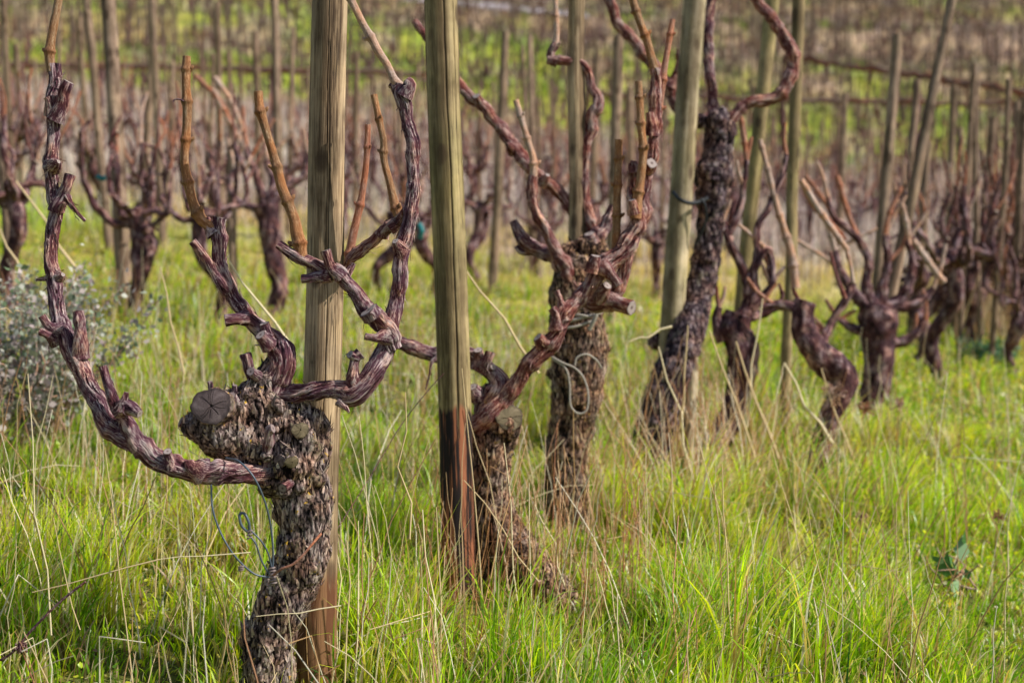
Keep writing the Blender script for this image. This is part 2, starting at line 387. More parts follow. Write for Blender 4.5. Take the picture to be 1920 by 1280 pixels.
def remesh_trunk(name, tubes, blobs, voxel, mats, parent, loc, seed, amp=.0055, sc=.0125):
    G = Geo()
    for t in tubes:
        tube(G, t, .012, 20, 'none', seed, True, True, 0)
    for b in blobs:
        th = np.linspace(0, np.pi, 13); ph = np.arange(20)/20*2*np.pi
        vv = [[b[0]+b[3]*math.sin(a)*math.cos(q), b[1]+b[3]*math.sin(a)*math.sin(q), b[2]+b[3]*math.cos(a)] for a in th for q in ph]
        ii = (np.arange(12)*20)[:, None]+np.arange(20)[None]; jj = (np.arange(12)*20)[:, None]+((np.arange(20)+1) % 20)[None]
        G.add(vv, np.stack([ii, ii+20, jj+20, jj], -1).reshape(-1, 4), None, np.array(vv), np.zeros(len(vv)))
    me = raw_mesh('tmp', np.concatenate(G.v), G.f)
    o = bpy.data.objects.new('tmp', me); C.objects.link(o)
    md = o.modifiers.new('r', 'REMESH'); md.mode = 'VOXEL'; md.voxel_size = voxel
    ms = o.modifiers.new('s', 'SMOOTH'); ms.iterations = 8; ms.factor = .5
    dg = bpy.context.evaluated_depsgraph_get(); ev = o.evaluated_get(dg); em = ev.to_mesh()
    n = len(em.vertices); co = np.empty(n*3); em.vertices.foreach_get('co', co); co = co.reshape(-1, 3)
    no = np.empty(n*3); em.vertices.foreach_get('normal', no); no = no.reshape(-1, 3)
    nl = len(em.loops); li = np.empty(nl, int); em.loops.foreach_get('vertex_index', li)
    npol = len(em.polygons); lt = np.empty(npol, int); em.polygons.foreach_get('loop_total', lt); ls = np.empty(npol, int); em.polygons.foreach_get('loop_start', ls)
    farr = []
    for kk in np.unique(lt):
        s_ = ls[lt == kk]; farr.append(li[s_[:, None]+np.arange(kk)[None]])
    ev.to_mesh_clear(); bpy.data.objects.remove(o)
    co = co+no*(.010*fbm(co*20+seed, 3)+.004*vn(co*48+seed))[:, None]
    h, e = plates(co+seed, sc)
    V = co+no*(amp*(h-.3))[:, None]
    G2 = Geo(); G2.v = [V]; G2.f = farr; G2.n = len(V); G2.mi = [np.zeros(npol)]; G2.sm = [np.ones(npol)]
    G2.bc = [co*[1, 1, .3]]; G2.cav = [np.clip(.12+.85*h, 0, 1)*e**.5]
    # loose bark flakes standing off the surface
    rng = np.random.default_rng(seed); ids = rng.integers(0, len(V), int(1500*(.003/voxel)))
    T = np.array([0, 0, 1.0])
    for i in ids:
        nn = no[i]; t = nrm(np.cross(nn, np.cross(T+rng.normal(0, .25, 3), nn))); s_ = np.cross(t, nn)
        L = rng.uniform(.008, .026); w = rng.uniform(.0015, .0038); lf = rng.uniform(.0005, .0045)
        b = V[i]; vv = [b-s_*w+nn*.0005, b+s_*w+nn*.0005, b+t*L*.6+s_*w*.9+nn*lf, b+t*L*.6-s_*w*.8+nn*lf, b+t*L+s_*w*.2+nn*lf*1.8]
        G2.add(vv, [[0, 1, 2, 3]], [[3, 2, 4]], np.array(vv)*[1, 1, .3], np.full(5, rng.uniform(.35, 1)), 0, False)
    return G2.build(name, mats, parent, loc)

def buds(G, rng, r_scale=1.0, mi=0):
    """small buds on alternate sides of the last cane's nodes"""
    Vr, c, r, u, N, B, T = G.last; s = 1
    for x in G.nodes:
        i = min(int(np.searchsorted(u, x)), len(c)-1); s = -s
        d = nrm(N[i]*s*rng.uniform(.5, 1)+B[i]*rng.uniform(-.6, .6)); R = r[i]
        p0 = c[i]+d*R*1.1; p = np.array([[*(p0-d*R*.3), R*.42], [*(p0+d*R*.3+T[i]*R*.2), R*.5], [*(p0+d*R*.75+T[i]*R*.7), R*.2]])
        nd = G.nodes; tube(G, p, R*.4, 8, 'none', 1, False, True, mi, mi); G.last = (Vr, c, r, u, N, B, T); G.nodes = nd

# ------------------------------------------------------------------ the hand-built vines of the front row
def build_vine(spec):
    d = spec['d']; loc = spec['loc']; seed = spec['seed']; q = spec.get('q', 1.0)
    root = empty('grape_vine', loc, spec['label'], 'grapevine', spec.get('group'))
    def loc0(G, nm, mats, par=root):
        return G.build(nm, mats, par, loc)
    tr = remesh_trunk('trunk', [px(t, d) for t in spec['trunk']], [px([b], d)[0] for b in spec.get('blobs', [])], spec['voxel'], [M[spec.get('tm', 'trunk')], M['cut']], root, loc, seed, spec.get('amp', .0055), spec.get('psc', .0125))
    rng = np.random.default_rng(seed)
    for ai, a in enumerate(spec['arms']):
        G = Geo(); pts = px(a['p'], d); pts[:, 3] *= .89; L = np.sum(np.linalg.norm(np.diff(pts[:, :3], axis=0), axis=1))
        tube(G, pts, .0034/q, int(64*q) if pts[:, 3].mean() > .012 else int(40*q), 'fiber', seed+ai*13, False, True, 1, 0, int(a.get('strips', 120)*1.5*L*q), a.get('lump', .1))
        arm = loc0(G, 'arm', [M[a.get('m', 'arm')], M['spurcut']])
        for si, s in enumerate(a.get('spurs', [])):
            sp_ = px(s, d); sp_[0, 3] *= 1.35
            G = Geo(); tube(G, sp_, .004/q, int(20*q), 'fiber', seed+ai*31+si*7, False, True, 1, 0, int(6*q), .08)
            loc0(G, 'spur', [M[a.get('m', 'arm')], M['spurcut']], arm)
        for ci, cn in enumerate(a.get('canes', [])):
            G = Geo(); tube(G, px(cn['p'], d), .002/q**.5, int(18*q), 'cane', seed+ai*17+ci*3, False, True, 1); buds(G, rng)
            loc0(G, 'cane', [M[cn.get('m', 'cane')], M['cut']], arm)
    for s in spec.get('spurs', []):
        G = Geo(); tube(G, px(s, d), .004, 20, 'fiber', seed+int(s[0][0]), False, True, 1, 0, 4, .08); loc0(G, 'spur', [M['arm'], M['oldcut']], tr)
    for cf in spec.get('faces', []):
        cut_face(cf, d, tr, loc)
    return root

def cut_face(cf, d, parent, loc):
    """a sawn end: short cylinder of bark with a cracked, ringed disc"""
    (x, y, r, dz, nor, m, deep) = cf
    c = P(x, y, d+dz); R = r*d/F; n = nrm(np.array(nor, float)); a = nrm(np.cross(n, [0.1, .2, 1])); b = np.cross(n, a)
    nr, na = 30, 264; rng = np.random.default_rng(int(x)); G = Geo()
    cracks = [(rng.uniform(0, 2*np.pi), rng.uniform(.55, 1.0), rng.uniform(.011, .02)) for _ in range(13 if r > 25 else 5)]
    V = []; cav = []
    for i in range(nr+1):
        rr = i/nr
        for j in range(na):
            t = j/na*2*np.pi; wob = 1+.07*math.sin(t*2+1)+.04*math.sin(t*3+2)+.025*math.sin(t*7)+.012*math.sin(t*17)
            ck = 0
            for (tc, ln, w) in cracks:
                tw = tc+.07*math.sin(rr*6+tc*5); dd = abs((t-tw+np.pi) % (2*np.pi)-np.pi)*max(rr, .03)
                if rr < ln: ck = max(ck, 1-dd/(w*(1-.6*rr/ln)+.006))
            ck = max(0, ck); ck = max(ck, 1-rr/.09 if rr < .09 else 0)
            V.append(c+R*wob*rr*(math.cos(t)*a+math.sin(t)*b)-n*(.004*ck)+n*.002*(1-rr*rr))
            ring = .5+.5*math.sin(rr*46+math.sin(t*2)*1.2)
            cav.append((.47+.07*ring+.06*rng.normal()+.2*math.sin(t*3+2*rr)*rr-.16*(rr > .86)+.1*math.sin(t*11+rr*9)*rr)*(1-.9*ck) if rr < .96 else .2)
    ii = (np.arange(nr)*na)[:, None]+np.arange(na)[None]; jj = (np.arange(nr)*na)[:, None]+((np.arange(na)+1) % na)[None]
    G.add(V, np.stack([ii, ii+na, jj+na, jj], -1).reshape(-1, 4), None, V, cav, 1)
    # bark collar
    col = []
    for k_, (s_, o_) in enumerate([(1.0, 0), (1.035, -.001), (1.05, -.006), (.9, -deep)]):
        for j in range(na):
            t = j/na*2*np.pi; wob = 1+.07*math.sin(t*2+1)+.04*math.sin(t*3+2)+.025*math.sin(t*7)+.012*math.sin(t*17); jg = .012*math.sin(j*.23+k_)+.012*math.sin(j*.137)
            col.append(c+R*(wob*s_+(jg if k_ else 0))*(math.cos(t)*a+math.sin(t)*b)+n*o_)
    ii = (np.arange(3)*na)[:, None]+np.arange(na)[None]; jj = (np.arange(3)*na)[:, None]+((np.arange(na)+1) % na)[None]
    G.add(col, np.stack([ii, ii+na, jj+na, jj], -1).reshape(-1, 4), None, np.array(col)*[1, 1, .3], .4+.4*vn(np.array(col)*180), 0)
    o = G.build('cut_face', [M['trunk'], M[m]], parent, loc)
    if r > 25: o['label'] = 'large round grey sawn face with radial cracks'

D1 = 2.67
v1 = dict(d=D1, seed=3, voxel=.0026, q=1.0, loc=tuple(P(510, 1305, D1)),
    label='nearest gnarled vine with large sawn face on its head and long left arm',
    trunk=[[(505,1420,46),(505,1330,44),(500,1265,43),(505,1200,44),(528,1135,47),(556,1075,49),(570,1010,49),(568,950,50),(560,900,50),(556,850,52),(548,800,48),(520,762,42)],
           [(500,1210,30),(470,1185,30),(456,1180,22)],
           [(520,860,48,-.01),(470,835,48,-.03),(420,815,44,-.06),(388,800,34,-.075),(352,792,20,-.07)],
           [(400,830,22,-.06),(430,850,26,-.05),(470,868,28,-.04),(510,890,30,-.03)],
           [(500,800,42,-.02),(485,758,36,-.03),(505,715,31,-.01),(524,690,25)]],
    blobs=[(566,838,50,-.01),(550,872,49,-.02),(518,893,37,-.03),(573,800,40),(450,770,30,-.05),(430,748,18,-.06),(470,735,20,-.04),(588,872,24,-.01),
           (497,856,12,-.075),(522,884,13,-.075),(500,905,11,-.06),(590,900,14,-.03),(566,912,14,-.045),(536,850,15,-.07),(484,880,11,-.06),(462,738,11,-.07),(520,760,17,-.05),(535,920,14,-.05)],
    faces=[(396,761,34,-.125,(-.12,-1,.22),'oldcut',.05),(563,806,15,-.07,(.25,-1,.3),'lichcut',.02),(547,866,12,-.085,(.35,-1,-.15),'lichcut',.02),(524,864,12,-.078,(-.5,-1,-.1),'oldcut',.02)],
    spurs=[[(500,880,9,-.05),(505,812,9,-.09),(512,803,9,-.095)],
           [(478,715,12,-.03),(466,692,10,-.045),(460,663,9,-.05)],
           [(483,705,11,-.05),(470,697,8,-.075)],
           [(440,745,6,-.06),(441,722,4,-.07)],
           [(445,760,9,-.06),(434,742,8,-.1)],
           [(396,735,5,-.08),(393,715,4,-.085)],
           [(545,905,8,-.06),(530,915,9,-.08)],
           [(350,795,12,-.07),(338,790,9,-.075)]],
    arms=[
     dict(p=[(545,890,20,-.01),(490,886,20,-.05),(430,886,21,-.09),(380,888,22,-.11),(330,876,21,-.12),(275,846,21,-.12),(225,812,21,-.11),(190,768,19,-.10),(160,705,18,-.08),(133,655,19,-.06),(112,610,16,-.04),(103,560,14,-.03),(102,520,14,-.02),(98,470,13,-.01),(99,430,13),(106,390,13),(97,350,12.5),(96,310,13),(100,270,12),(103,230,12.5),(97,195,11),(100,165,12),(100,140,11),(97,120,9)],
          strips=190,
          spurs=[[(106,395,11),(122,350,9.5,-.01),(131,327,8.5,-.01)],[(104,225,13,-.01),(118,185,11,-.02),(129,154,9,-.025)],[(150,672,13,-.07),(149,620,9.5,-.08),(147,583,9,-.08)],
                 [(262,838,14,-.12),(240,800,14,-.13),(222,768,12,-.13),(205,725,8.5,-.13),(192,686,7.5,-.13)],[(222,770,11,-.13),(240,765,14,-.15),(262,775,7,-.16)],[(228,772,8,-.15),(237,735,3.5,-.15)],
                 [(110,620,14,-.05),(92,612,9,-.06),(78,592,7,-.065)],[(104,640,10,-.05),(88,628,6,-.07),(76,622,7,-.07)],[(320,872,15,-.13),(316,853,9,-.14),(314,846,8.5,-.145)],
                 [(98,312,13,.0),(106,306,9,-.03),(110,303,4,-.036)],[(102,522,13,-.01),(113,518,9,-.03),(118,515,4,-.036)],[(98,215,10,-.01),(92,188,6,-.02),(90,183,7,-.02)],[(126,370,6,-.02),(140,392,3.2,-.03),(160,414,2.6,-.03)],[(98,522,4,-.02),(68,525,2.2,-.02)],
                 [(102,165,8),(109,140,6),(110,120,5)],[(380,884,20,-.12),(358,873,13,-.13),(354,863,9,-.13)]],
          canes=[dict(p=[(97,135,9),(93,100,8.5),(100,50,8),(108,10,7.5),(116,-45,7)])]),
     dict(p=[(505,765,24,-.02),(520,715,26,-.02),(528,675,24,-.02),(516,648,21,-.01),(492,626,18),(468,598,16),(448,565,14.5),(430,535,14.5),(414,508,14),(411,480,13.5),(411,450,13.5),(409,422,12.5),(412,408,13)],
          strips=260,
          spurs=[[(428,545,10,-.01),(400,510,8,-.02),(380,478,7,-.03),(361,452,6.5,-.035)],[(462,596,11,-.02),(442,598,10.5,-.035),(422,601,11,-.04)],[(505,640,12,-.03),(500,622,9.5,-.04),(495,607,9,-.045)],[(505,648,12,-.04),(488,628,10,-.06)],
                 [(402,440,11),(392,425,9),(385,410,8.5)]],
          canes=[dict(p=[(405,435,11),(388,420,10.5),(375,408,10.5),(362,380,9),(352,340,8.5),(346,300,8),(349,255,8),(351,205,8.5),(349,155,8),(350,106,7.5)])]),
     dict(p=[(500,735,20,.0),(540,740,17,-.02),(580,738,17,-.035),(620,733,18,-.04),(655,738,22,-.04),(682,720,21,-.04),(702,690,21,-.03),(722,650,19,-.02),(733,615,17,-.01),(742,575,15),(748,530,15),(754,480,15),(762,430,13.5),(770,385,13.5),(774,340,12.5),(772,300,12.5),(773,265,15),(765,230,12.5),(757,200,15),(750,175,13),(752,160,14)],
          strips=190,
          spurs=[[(668,728,17,-.04),(664,695,10,-.05),(668,672,8,-.05),(676,662,9,-.05)],[(668,672,8,-.05),(656,664,8,-.06)],[(758,180,12,-.01),(768,160,11,-.015),(762,152,9,-.015)],[(636,752,7,-.05),(648,764,4.5,-.055),(654,772,1.5,-.055)],
                 [(748,170,10,.0),(738,160,8,.01),(734,165,7,.01)],[(752,470,12,-.01),(741,452,6,-.03)]],
          canes=[dict(p=[(752,165,10),(738,148,8),(725,120,7),(708,95,8),(698,75,7.5),(682,48,7),(668,20,7),(656,-5,7),(640,-45,6.5)], m='canegrey')]),
     dict(p=[(738,655,17,-.02),(722,620,18,-.03),(702,592,19,-.05),(686,580,19,-.055),(668,556,15,-.055),(650,530,14,-.055),(634,512,14,-.055),(612,508,13,-.055),(590,498,12.5,-.055),(560,482,11,-.055),(540,470,10,-.055),(522,458,8.5,-.055)],
          strips=240,
          spurs=[[(640,520,11,-.06),(620,494,9.5,-.07),(610,470,8.5,-.075)],[(618,514,11,-.06),(590,521,9,-.06),(566,523,8.5,-.06)],[(700,595,14,-.07),(690,582,19,-.075)],[(722,630,12,-.04),(705,634,7,-.06),(684,631,6,-.065)],[(650,515,6,-.05),(664,494,2.5,-.05)]],
          canes=[dict(p=[(566,488,12,-.055),(562,460,11.5,-.055),(556,435,12,-.055),(552,412,10.5,-.055),(540,380,9,-.055),(528,350,9.5,-.055),(518,310,8.5,-.055),(506,268,8,-.055),(496,235,8,-.055),(489,212,8.5,-.055),(486,195,8,-.055),(484,172,8.5,-.055)])]),
     dict(p=[(762,400,12,.04),(748,412,11,.06),(728,428,11,.08),(700,450,11,.10),(675,472,12,.11),(655,492,10,.12),(650,510,9,.13)],
          m='armred', strips=160,
          spurs=[[(715,440,10,.09),(724,425,7,.08),(730,415,6.5,.08)],[(742,420,9,.06),(730,428,13,.06)]],
          canes=[dict(p=[(655,485,9,.12),(660,450,8,.12),(668,415,7.5,.12),(676,380,6.5,.12),(684,330,6,.12),(688,285,5.5,.12),(690,234,5.5,.12)], m='canered'),
                 dict(p=[(747,405,9,.06),(738,375,8,.06),(730,340,7,.06),(720,300,6.5,.06),(719,263,6.5,.06),(710,222,6,.06),(701,178,6.5,.06)])]),
    ])
V1 = build_vine(v1)

D2 = 3.5
v2 = dict(d=D2, seed=21, voxel=.0036, q=.85, tm='trunk2', loc=tuple(P(950, 1090, D2)), amp=.007, psc=.014,
    label='shaggy old vine directly behind the charred-foot wooden post',
    trunk=[[(1090,1200,38,-.08),(1030,1115,42,-.08),(985,1060,42,-.05),(945,1005,40,-.02),(918,930,38),(920,870,36),(926,825,36),(935,785,32),(915,750,28)],
           [(900,1130,30),(905,1040,32),(908,960,32)],[(935,830,28),(955,800,26,-.01)]],
    blobs=[(948,800,30,-.02),(900,820,26),(890,880,22),(945,985,30),(985,1065,34,-.03),(900,745,20)],
    faces=[(956,783,24,-.05,(.35,-1,.35),'lichcut',.03)],
    spurs=[],
    arms=[dict(p=[(915,790,26),(920,755,24),(936,725,22,-.01),(925,700,17,-.01),(905,680,17),(880,664,15),(850,662,14,.02),(820,664,14,.03),(790,657,15,.03),(760,647,14,.02),(742,638,11,.02)], m='arm', strips=170,
            spurs=[[(900,685,15,-.01),(898,668,9,-.02),(896,656,8,-.03)],[(905,690,12,-.02),(915,672,9,-.04),(919,660,8,-.04)],[(910,690,10,-.02),(925,688,6,-.04)],[(895,745,12,-.02),(886,725,9,-.04)],[(830,665,7,.02),(810,680,3,.0),(806,700,1.6,0),(798,730,1.2,0)]]),
          dict(p=[(895,800,24,-.01),(925,765,22,-.03),(950,738,18,-.04),(975,708,16,-.05),(1000,680,17,-.06),(1025,655,19,-.06),(1042,625,15,-.06),(1058,590,17,-.06),(1085,560,15,-.05),(1108,530,16,-.05),(1122,505,18,-.04),(1145,485,20,-.04),(1165,470,18,-.04),(1182,445,18,-.03),(1195,420,17,-.03),(1192,390,15,-.03),(1188,350,11,-.02),(1190,325,11,-.02),(1195,305,11,-.02)], m='armred', strips=300,
            spurs=[[(1045,615,12,-.07),(1042,590,8,-.08),(1035,578,8,-.08)],[(1020,645,12,-.07),(1008,632,9,-.08)],[(1130,500,14,-.05),(1150,520,9,-.08),(1160,535,9,-.08)],[(1190,325,9,-.03),(1188,306,9,-.03)],[(1190,400,10,-.05),(1185,375,7,-.06)],[(1110,510,11,-.06),(1117,480,9,-.07)],[(1060,600,8,-.07),(1050,560,5,-.07),(1043,545,6,-.07)]],
            canes=[dict(p=[(1192,410,11,-.05),(1196,370,9,-.05),(1203,320,8,-.05),(1206,280,7.5,-.05),(1202,240,7.5,-.05),(1200,200,7,-.05),(1197,153,6.5,-.05)]),
                   dict(p=[(1155,475,9,-.02),(1156,430,8,-.02),(1157,380,7.5,-.02),(1159,320,7,-.02),(1160,262,7,-.02)])]),
          dict(p=[(1180,450,13),(1205,410,13,.01),(1208,370,12,.02),(1214,330,12,.02),(1222,290,12,.02),(1228,250,12,.02),(1224,215,13,.02),(1230,180,12,.02),(1232,150,11,.02),(1228,130,10,.02)], m='armred', strips=200,
            spurs=[[(1215,315,11,.01),(1222,306,11,-.01)],[(1222,255,10,.01),(1220,225,8,.0),(1218,212,7.5,0)],[(1226,235,8,.03),(1238,205,6,.03)]],
            canes=[dict(p=[(1230,140,10,.02),(1222,110,8,.02),(1214,80,7.5,.02),(1203,50,7,.02),(1192,20,7,.02),(1182,-15,6.5,.02),(1175,-45,6,.02)]),
                   dict(p=[(1232,215,8,.03),(1240,170,7,.03),(1247,120,6,.03),(1254,80,5.5,.03),(1261,37,5.5,.03)], m='canered')]),
          dict(p=[(1100,560,18,.06),(1125,570,17,.04),(1150,555,14,.03),(1168,510,13,.02),(1180,470,12,.02),(1195,430,12,.01)], m='armred', strips=200, spurs=[[(1140,565,15,.03),(1165,570,13,.0),(1184,577,12,-.02)],[(1120,560,12,.0),(1138,535,9,-.03)]]),
    ])
V2 = build_vine(v2)

D3 = 4.05
v3 = dict(d=D3, seed=41, voxel=.0045, q=.7, tm='trunk2', loc=tuple(P(1075, 990, D3)), amp=.007, psc=.016,
    label='thick scaly upright vine trunk bound with a pale looped tie',
    trunk=[[(1072,1080,42),(1068,1000,40),(1062,930,38),(1062,870,38),(1068,810,42),(1080,750,47),(1085,700,50),(1088,640,52),(1080,590,48),(1070,550,40),(1080,510,34),(1095,485,30)]],
    blobs=[(1125,650,18),(1045,640,16),(1050,560,22),(1065,480,26,.02),(1100,465,24),(1120,470,20),(1110,690,18,-.03),(1040,700,12)],
    arms=[dict(p=[(1085,545,17,-.03),(1065,515,15,-.04),(1048,480,13,-.05),(1030,445,11,-.05),(1012,415,10,-.05),(1000,385,9,-.05),(996,350,11,-.05),(1000,330,9,-.05)], m='armred', strips=80,
            spurs=[],canes=[dict(p=[(1000,335,8,-.05),(1000,300,7,-.05),(990,265,6,-.05),(978,225,6,-.05),(967,188,6,-.05)], m='canegrey')]),
          dict(p=[(1060,505,16,-.01),(1030,480,14,-.01),(1000,465,14,-.01),(980,445,12,-.02),(962,414,8,-.02)], strips=80, spurs=[[(1000,465,10,0),(980,470,8,0),(970,460,7,0)]]),
          dict(p=[(1105,455,13,.12),(1085,410,12,.12),(1060,374,11.5,.12),(1030,345,12,.12),(1000,318,12,.12),(975,290,12,.12),(950,258,12,.12),(925,222,11,.12),(895,190,11,.12),(865,167,10,.13),(835,125,9,.14),(805,80,8,.14),(778,40,7,.15)], m='armred', strips=60,
            spurs=[[(965,282,10,.12),(957,274,9,.1),(952,268,4,.1)],[(1020,342,10,.12),(1024,334,9,.1),(1027,328,4,.09)],[(900,195,8,.12),(893,180,7,.1)]]),
          dict(p=[(1085,480,18,.03),(1110,450,15,.02),(1130,430,13,.02),(1142,405,10,.02),(1149,385,8,.02)], strips=60, spurs=[[(1110,455,12,.0),(1105,438,10,-.01)]]),
          dict(p=[(1112,460,11,.10),(1108,420,11,.10),(1100,375,9,.10),(1095,330,8,.10),(1098,290,8,.10),(1105,255,10,.10),(1114,215,12,.10),(1121,195,12,.10),(1110,160,8.5,.10),(1097,125,8,.10),(1075,117,9,.10),(1040,114,9,.10),(1034,100,8,.10),(1042,82,8,.10)], m='armred', strips=50,
            spurs=[[(1045,116,8,.1),(1026,112,7,.1)]], canes=[dict(p=[(1042,88,6,.1),(1044,60,5.5,.1),(1042,20,5,.1),(1040,-40,5,.1)], m='canegrey')]),
    ])
V3 = build_vine(v3)

D4 = 4.95
v4 = dict(d=D4, seed=61, tm='trunk4', voxel=.006, q=.6, loc=tuple(P(1215, 880, D4)), amp=.008, psc=.02,
    label='tall twisted dark vine tied with black twine to the pale leaning post',
    trunk=[[(1196,960,30,-.12),(1210,880,32,-.12),(1230,800,37,-.12),(1250,730,36,-.12),(1276,670,33,-.11),(1290,620,32,-.08),(1305,570,28,-.03),(1318,520,27),(1325,470,24),(1332,420,24),(1335,370,30),(1342,320,34),(1345,275,26),(1352,245,27),(1335,215,22)]],
    blobs=[(1338,330,38),(1340,350,30),(1295,600,34),(1322,490,28),(1350,245,26),(1232,640,16),(1310,225,14)],
    arms=[dict(p=[(1352,250,16),(1372,222,12),(1400,197,11.5),(1430,190,12),(1462,178,12),(1482,150,13),(1488,120,12),(1482,85,14),(1462,55,11),(1440,28,11),(1420,0,11),(1400,-40,10)], m='armred', strips=40),
          dict(p=[(1335,225,16,.02),(1305,225,14,.06),(1275,205,13,.07),(1255,170,13,.07),(1240,140,12,.07),(1218,112,12,.06),(1195,88,11,.05),(1170,58,11,.05),(1150,25,10,.05),(1130,-30,9,.05)], m='armred', strips=40,
             spurs=[[(1255,165,9,.06),(1270,130,8,.06),(1275,95,7,.06)]]),
          dict(p=[(1340,235,12,.08),(1336,180,10,.1),(1328,110,10,.11),(1326,60,11,.11),(1334,10,9,.11),(1340,-40,8,.11)], m='arm', strips=30),
    ])
V4 = build_vine(v4)

# ------------------------------------------------------------------ posts
POSTG = 'wooden posts and stakes of the vineyard'
def post(label, a, b, da, db, m='post', foot=None, ns=40, top=None, name='wooden_post', bottom=None, seed=0, low=0, group=POSTG, cracks=None):
    """a=(x,y,w) upper pixel point, b=(x,y,w) lower one; run down into the ground and up to a cut top"""
    A = np.array([*P(a[0], a[1], da), a[2]/2*da/F]); B_ = np.array([*P(b[0], b[1], db), b[2]/2*db/F])
    s = (A-B_)/(A[2]-B_[2])
    zb = float(g(B_[0], B_[1]))
    bot = B_+s*(zb-.25-B_[2]); zt = A[2] if top is None else zb+top
    topp = B_+s*(zt-B_[2])
    n = 8; pts = np.array([bot+(topp-bot)*t for t in np.linspace(0, 1, n)])
    rng = np.random.default_rng(seed+int(a[0]))
    pts[1:-1, :2] += rng.normal(0, .0022, (n-2, 2)); pts[:, 3] = np.maximum(pts[:, 3], .008)
    G = Geo(); loc = bot+s*.25; loc = loc[:3]
    if cracks: G.cracks = cracks
    tube(G, pts, .012 if ns > 20 else .05, ns, 'post', seed+int(a[0]), False, True, 1)
    if foot is not None:      # stained or charred foot: fades in below a given height above ground
        z = np.concatenate(G.v)[:, 2]-zb
        G.cav = [np.where(c_ < -.05, c_, f__) for c_, f__ in zip([np.concatenate(G.cav)], [sstep(foot[0]+foot[1], foot[0]-foot[1], z)*1.0])]
    o = G.build(name, [M[m], M['cut']], None, loc); o.location = loc
    return tag(o, label, 'post', group)
CR1 = [(1.75+k_*math.pi/2+.35, .5, 1.6, .022) for k_ in range(4)]+[(.4+k_*math.pi/2, .9, 1.9, .014) for k_ in range(4)]
CR2 = [(.55+k_*math.pi/2, .6, 2.3, .045) for k_ in range(4)]+[(1.2+k_*math.pi/2, 1.1, 2.0, .018) for k_ in range(4)]
post('thick knotty post standing right behind the nearest vine', (620,0,66), (593,1280,75), 2.80, 2.80, 'post', (.22,.14), 200, 2.1, seed=2, cracks=CR1)
post('greenish round post with a charred black and rust foot', (826,0,62), (863,1060,62), 3.40, 3.40, 'post2', (.45,.06), 200, 2.2, seed=5, cracks=CR2)
post('slim brown post rising behind the tied scaly vine head', (1079,0,31), (1083,440,33), 4.16, 4.16, 'post', None, 32, 1.9, seed=3)
post('pale barkless post with black twine, leaning beside the twisted vine', (1301,0,43), (1258,640,44), 4.86, 4.9, 'post3', (.1,.1), 32, 1.9, seed=4)
post('short split stake at the foot of the twisted vine', (1298,655,22), (1288,880,24), 4.83, 4.83, 'post3', None, 20, seed=9)
post('olive stake leaning right behind the twisted vine', (1447,0,28), (1385,620,26), 5.8, 5.8, 'post2', None, 24, 1.95, seed=6)
post('straight olive stake between the twisted vine and the bent vine', (1497,0,24), (1470,850,20), 5.5, 5.5, 'post2', None, 24, 1.9, seed=7)
post('long thin stake leaning hard to the right out of a vine head', (1798,-60,17), (1665,580,22), 6.5, 6.5, 'stake', None, 24, None, seed=8)
post('flat-topped brown stake just beyond the long leaning stake', (1684,65,20), (1650,480,22), 7.0, 7.0, 'stake', None, 20, seed=10)
for i, (lab, a, b, d) in enumerate([
    ('tall sunlit stake behind the small left-hand vine stump', (203,0,27), (230,480,30), 7.2),
    ('stake cut off by the photo edge above the grey shrub', (2,230,22), (20,520,22), 6.8),
    ('thin tall stake just behind the sunlit stake', (163,0,15), (200,420,17), 9.2),
    ('narrow stake between the sunlit stake and the first orange cane', (285,0,14), (300,330,16), 9.8),
    ('short stake with its top behind the upright orange cane', (434,272,17), (436,600,17), 7.6),
    ('tall stake rising past the second orange cane tip', (513,0,15), (522,300,17), 9.0),
    ('thin dark stake high between the two orange canes', (407,0,13), (412,230,13), 12.),
    ('short-topped grey stake left of the second orange cane', (478,60,13), (484,260,13), 11.5),
    ('dark stake right of the greenish charred post', (948,60,15), (929,440,18), 9.4),
    ('thin stake with a low top, left of the slim brown post', (993,68,11), (998,330,12), 12.),
    ('broad grey stake between slim brown post and orange cane tips', (1160,70,20), (1152,330,22), 8.6),
    ('thin grey stake immediately left of the broad grey one', (1120,100,12), (1112,330,12), 12.),
    ('dark thin stake close to the flat-topped brown stake', (1720,150,14), (1696,400,15), 8.3),
    ('stake with a rounded pale top above the vine mass', (1830,152,14), (1806,420,15), 9.2),
    ('stake crossed by the dark terrace line', (1788,160,12), (1778,430,13), 9.6),
    ('low stake below the long leaning stake top', (1741,265,13), (1722,470,15), 8.8),
    ('low blunt stake among the crowded vine tops', (1862,220,13), (1846,450,14), 10.2),
    ('thin stake at the photo edge over the dry grass', (1908,190,12), (1896,450,13), 10.5),
    ('thin stake left of the rounded pale topped stake', (1800,240,11), (1792,450,12), 9.9),
    ('slender stake beyond the olive straight stake', (1585,175,11), (1575,400,12), 12.5)]):
    post(lab, a, b, d, d, 'stake', None, 14, 1.9 if a[1] <= 0 else None, name='vine_stake', seed=20+i)

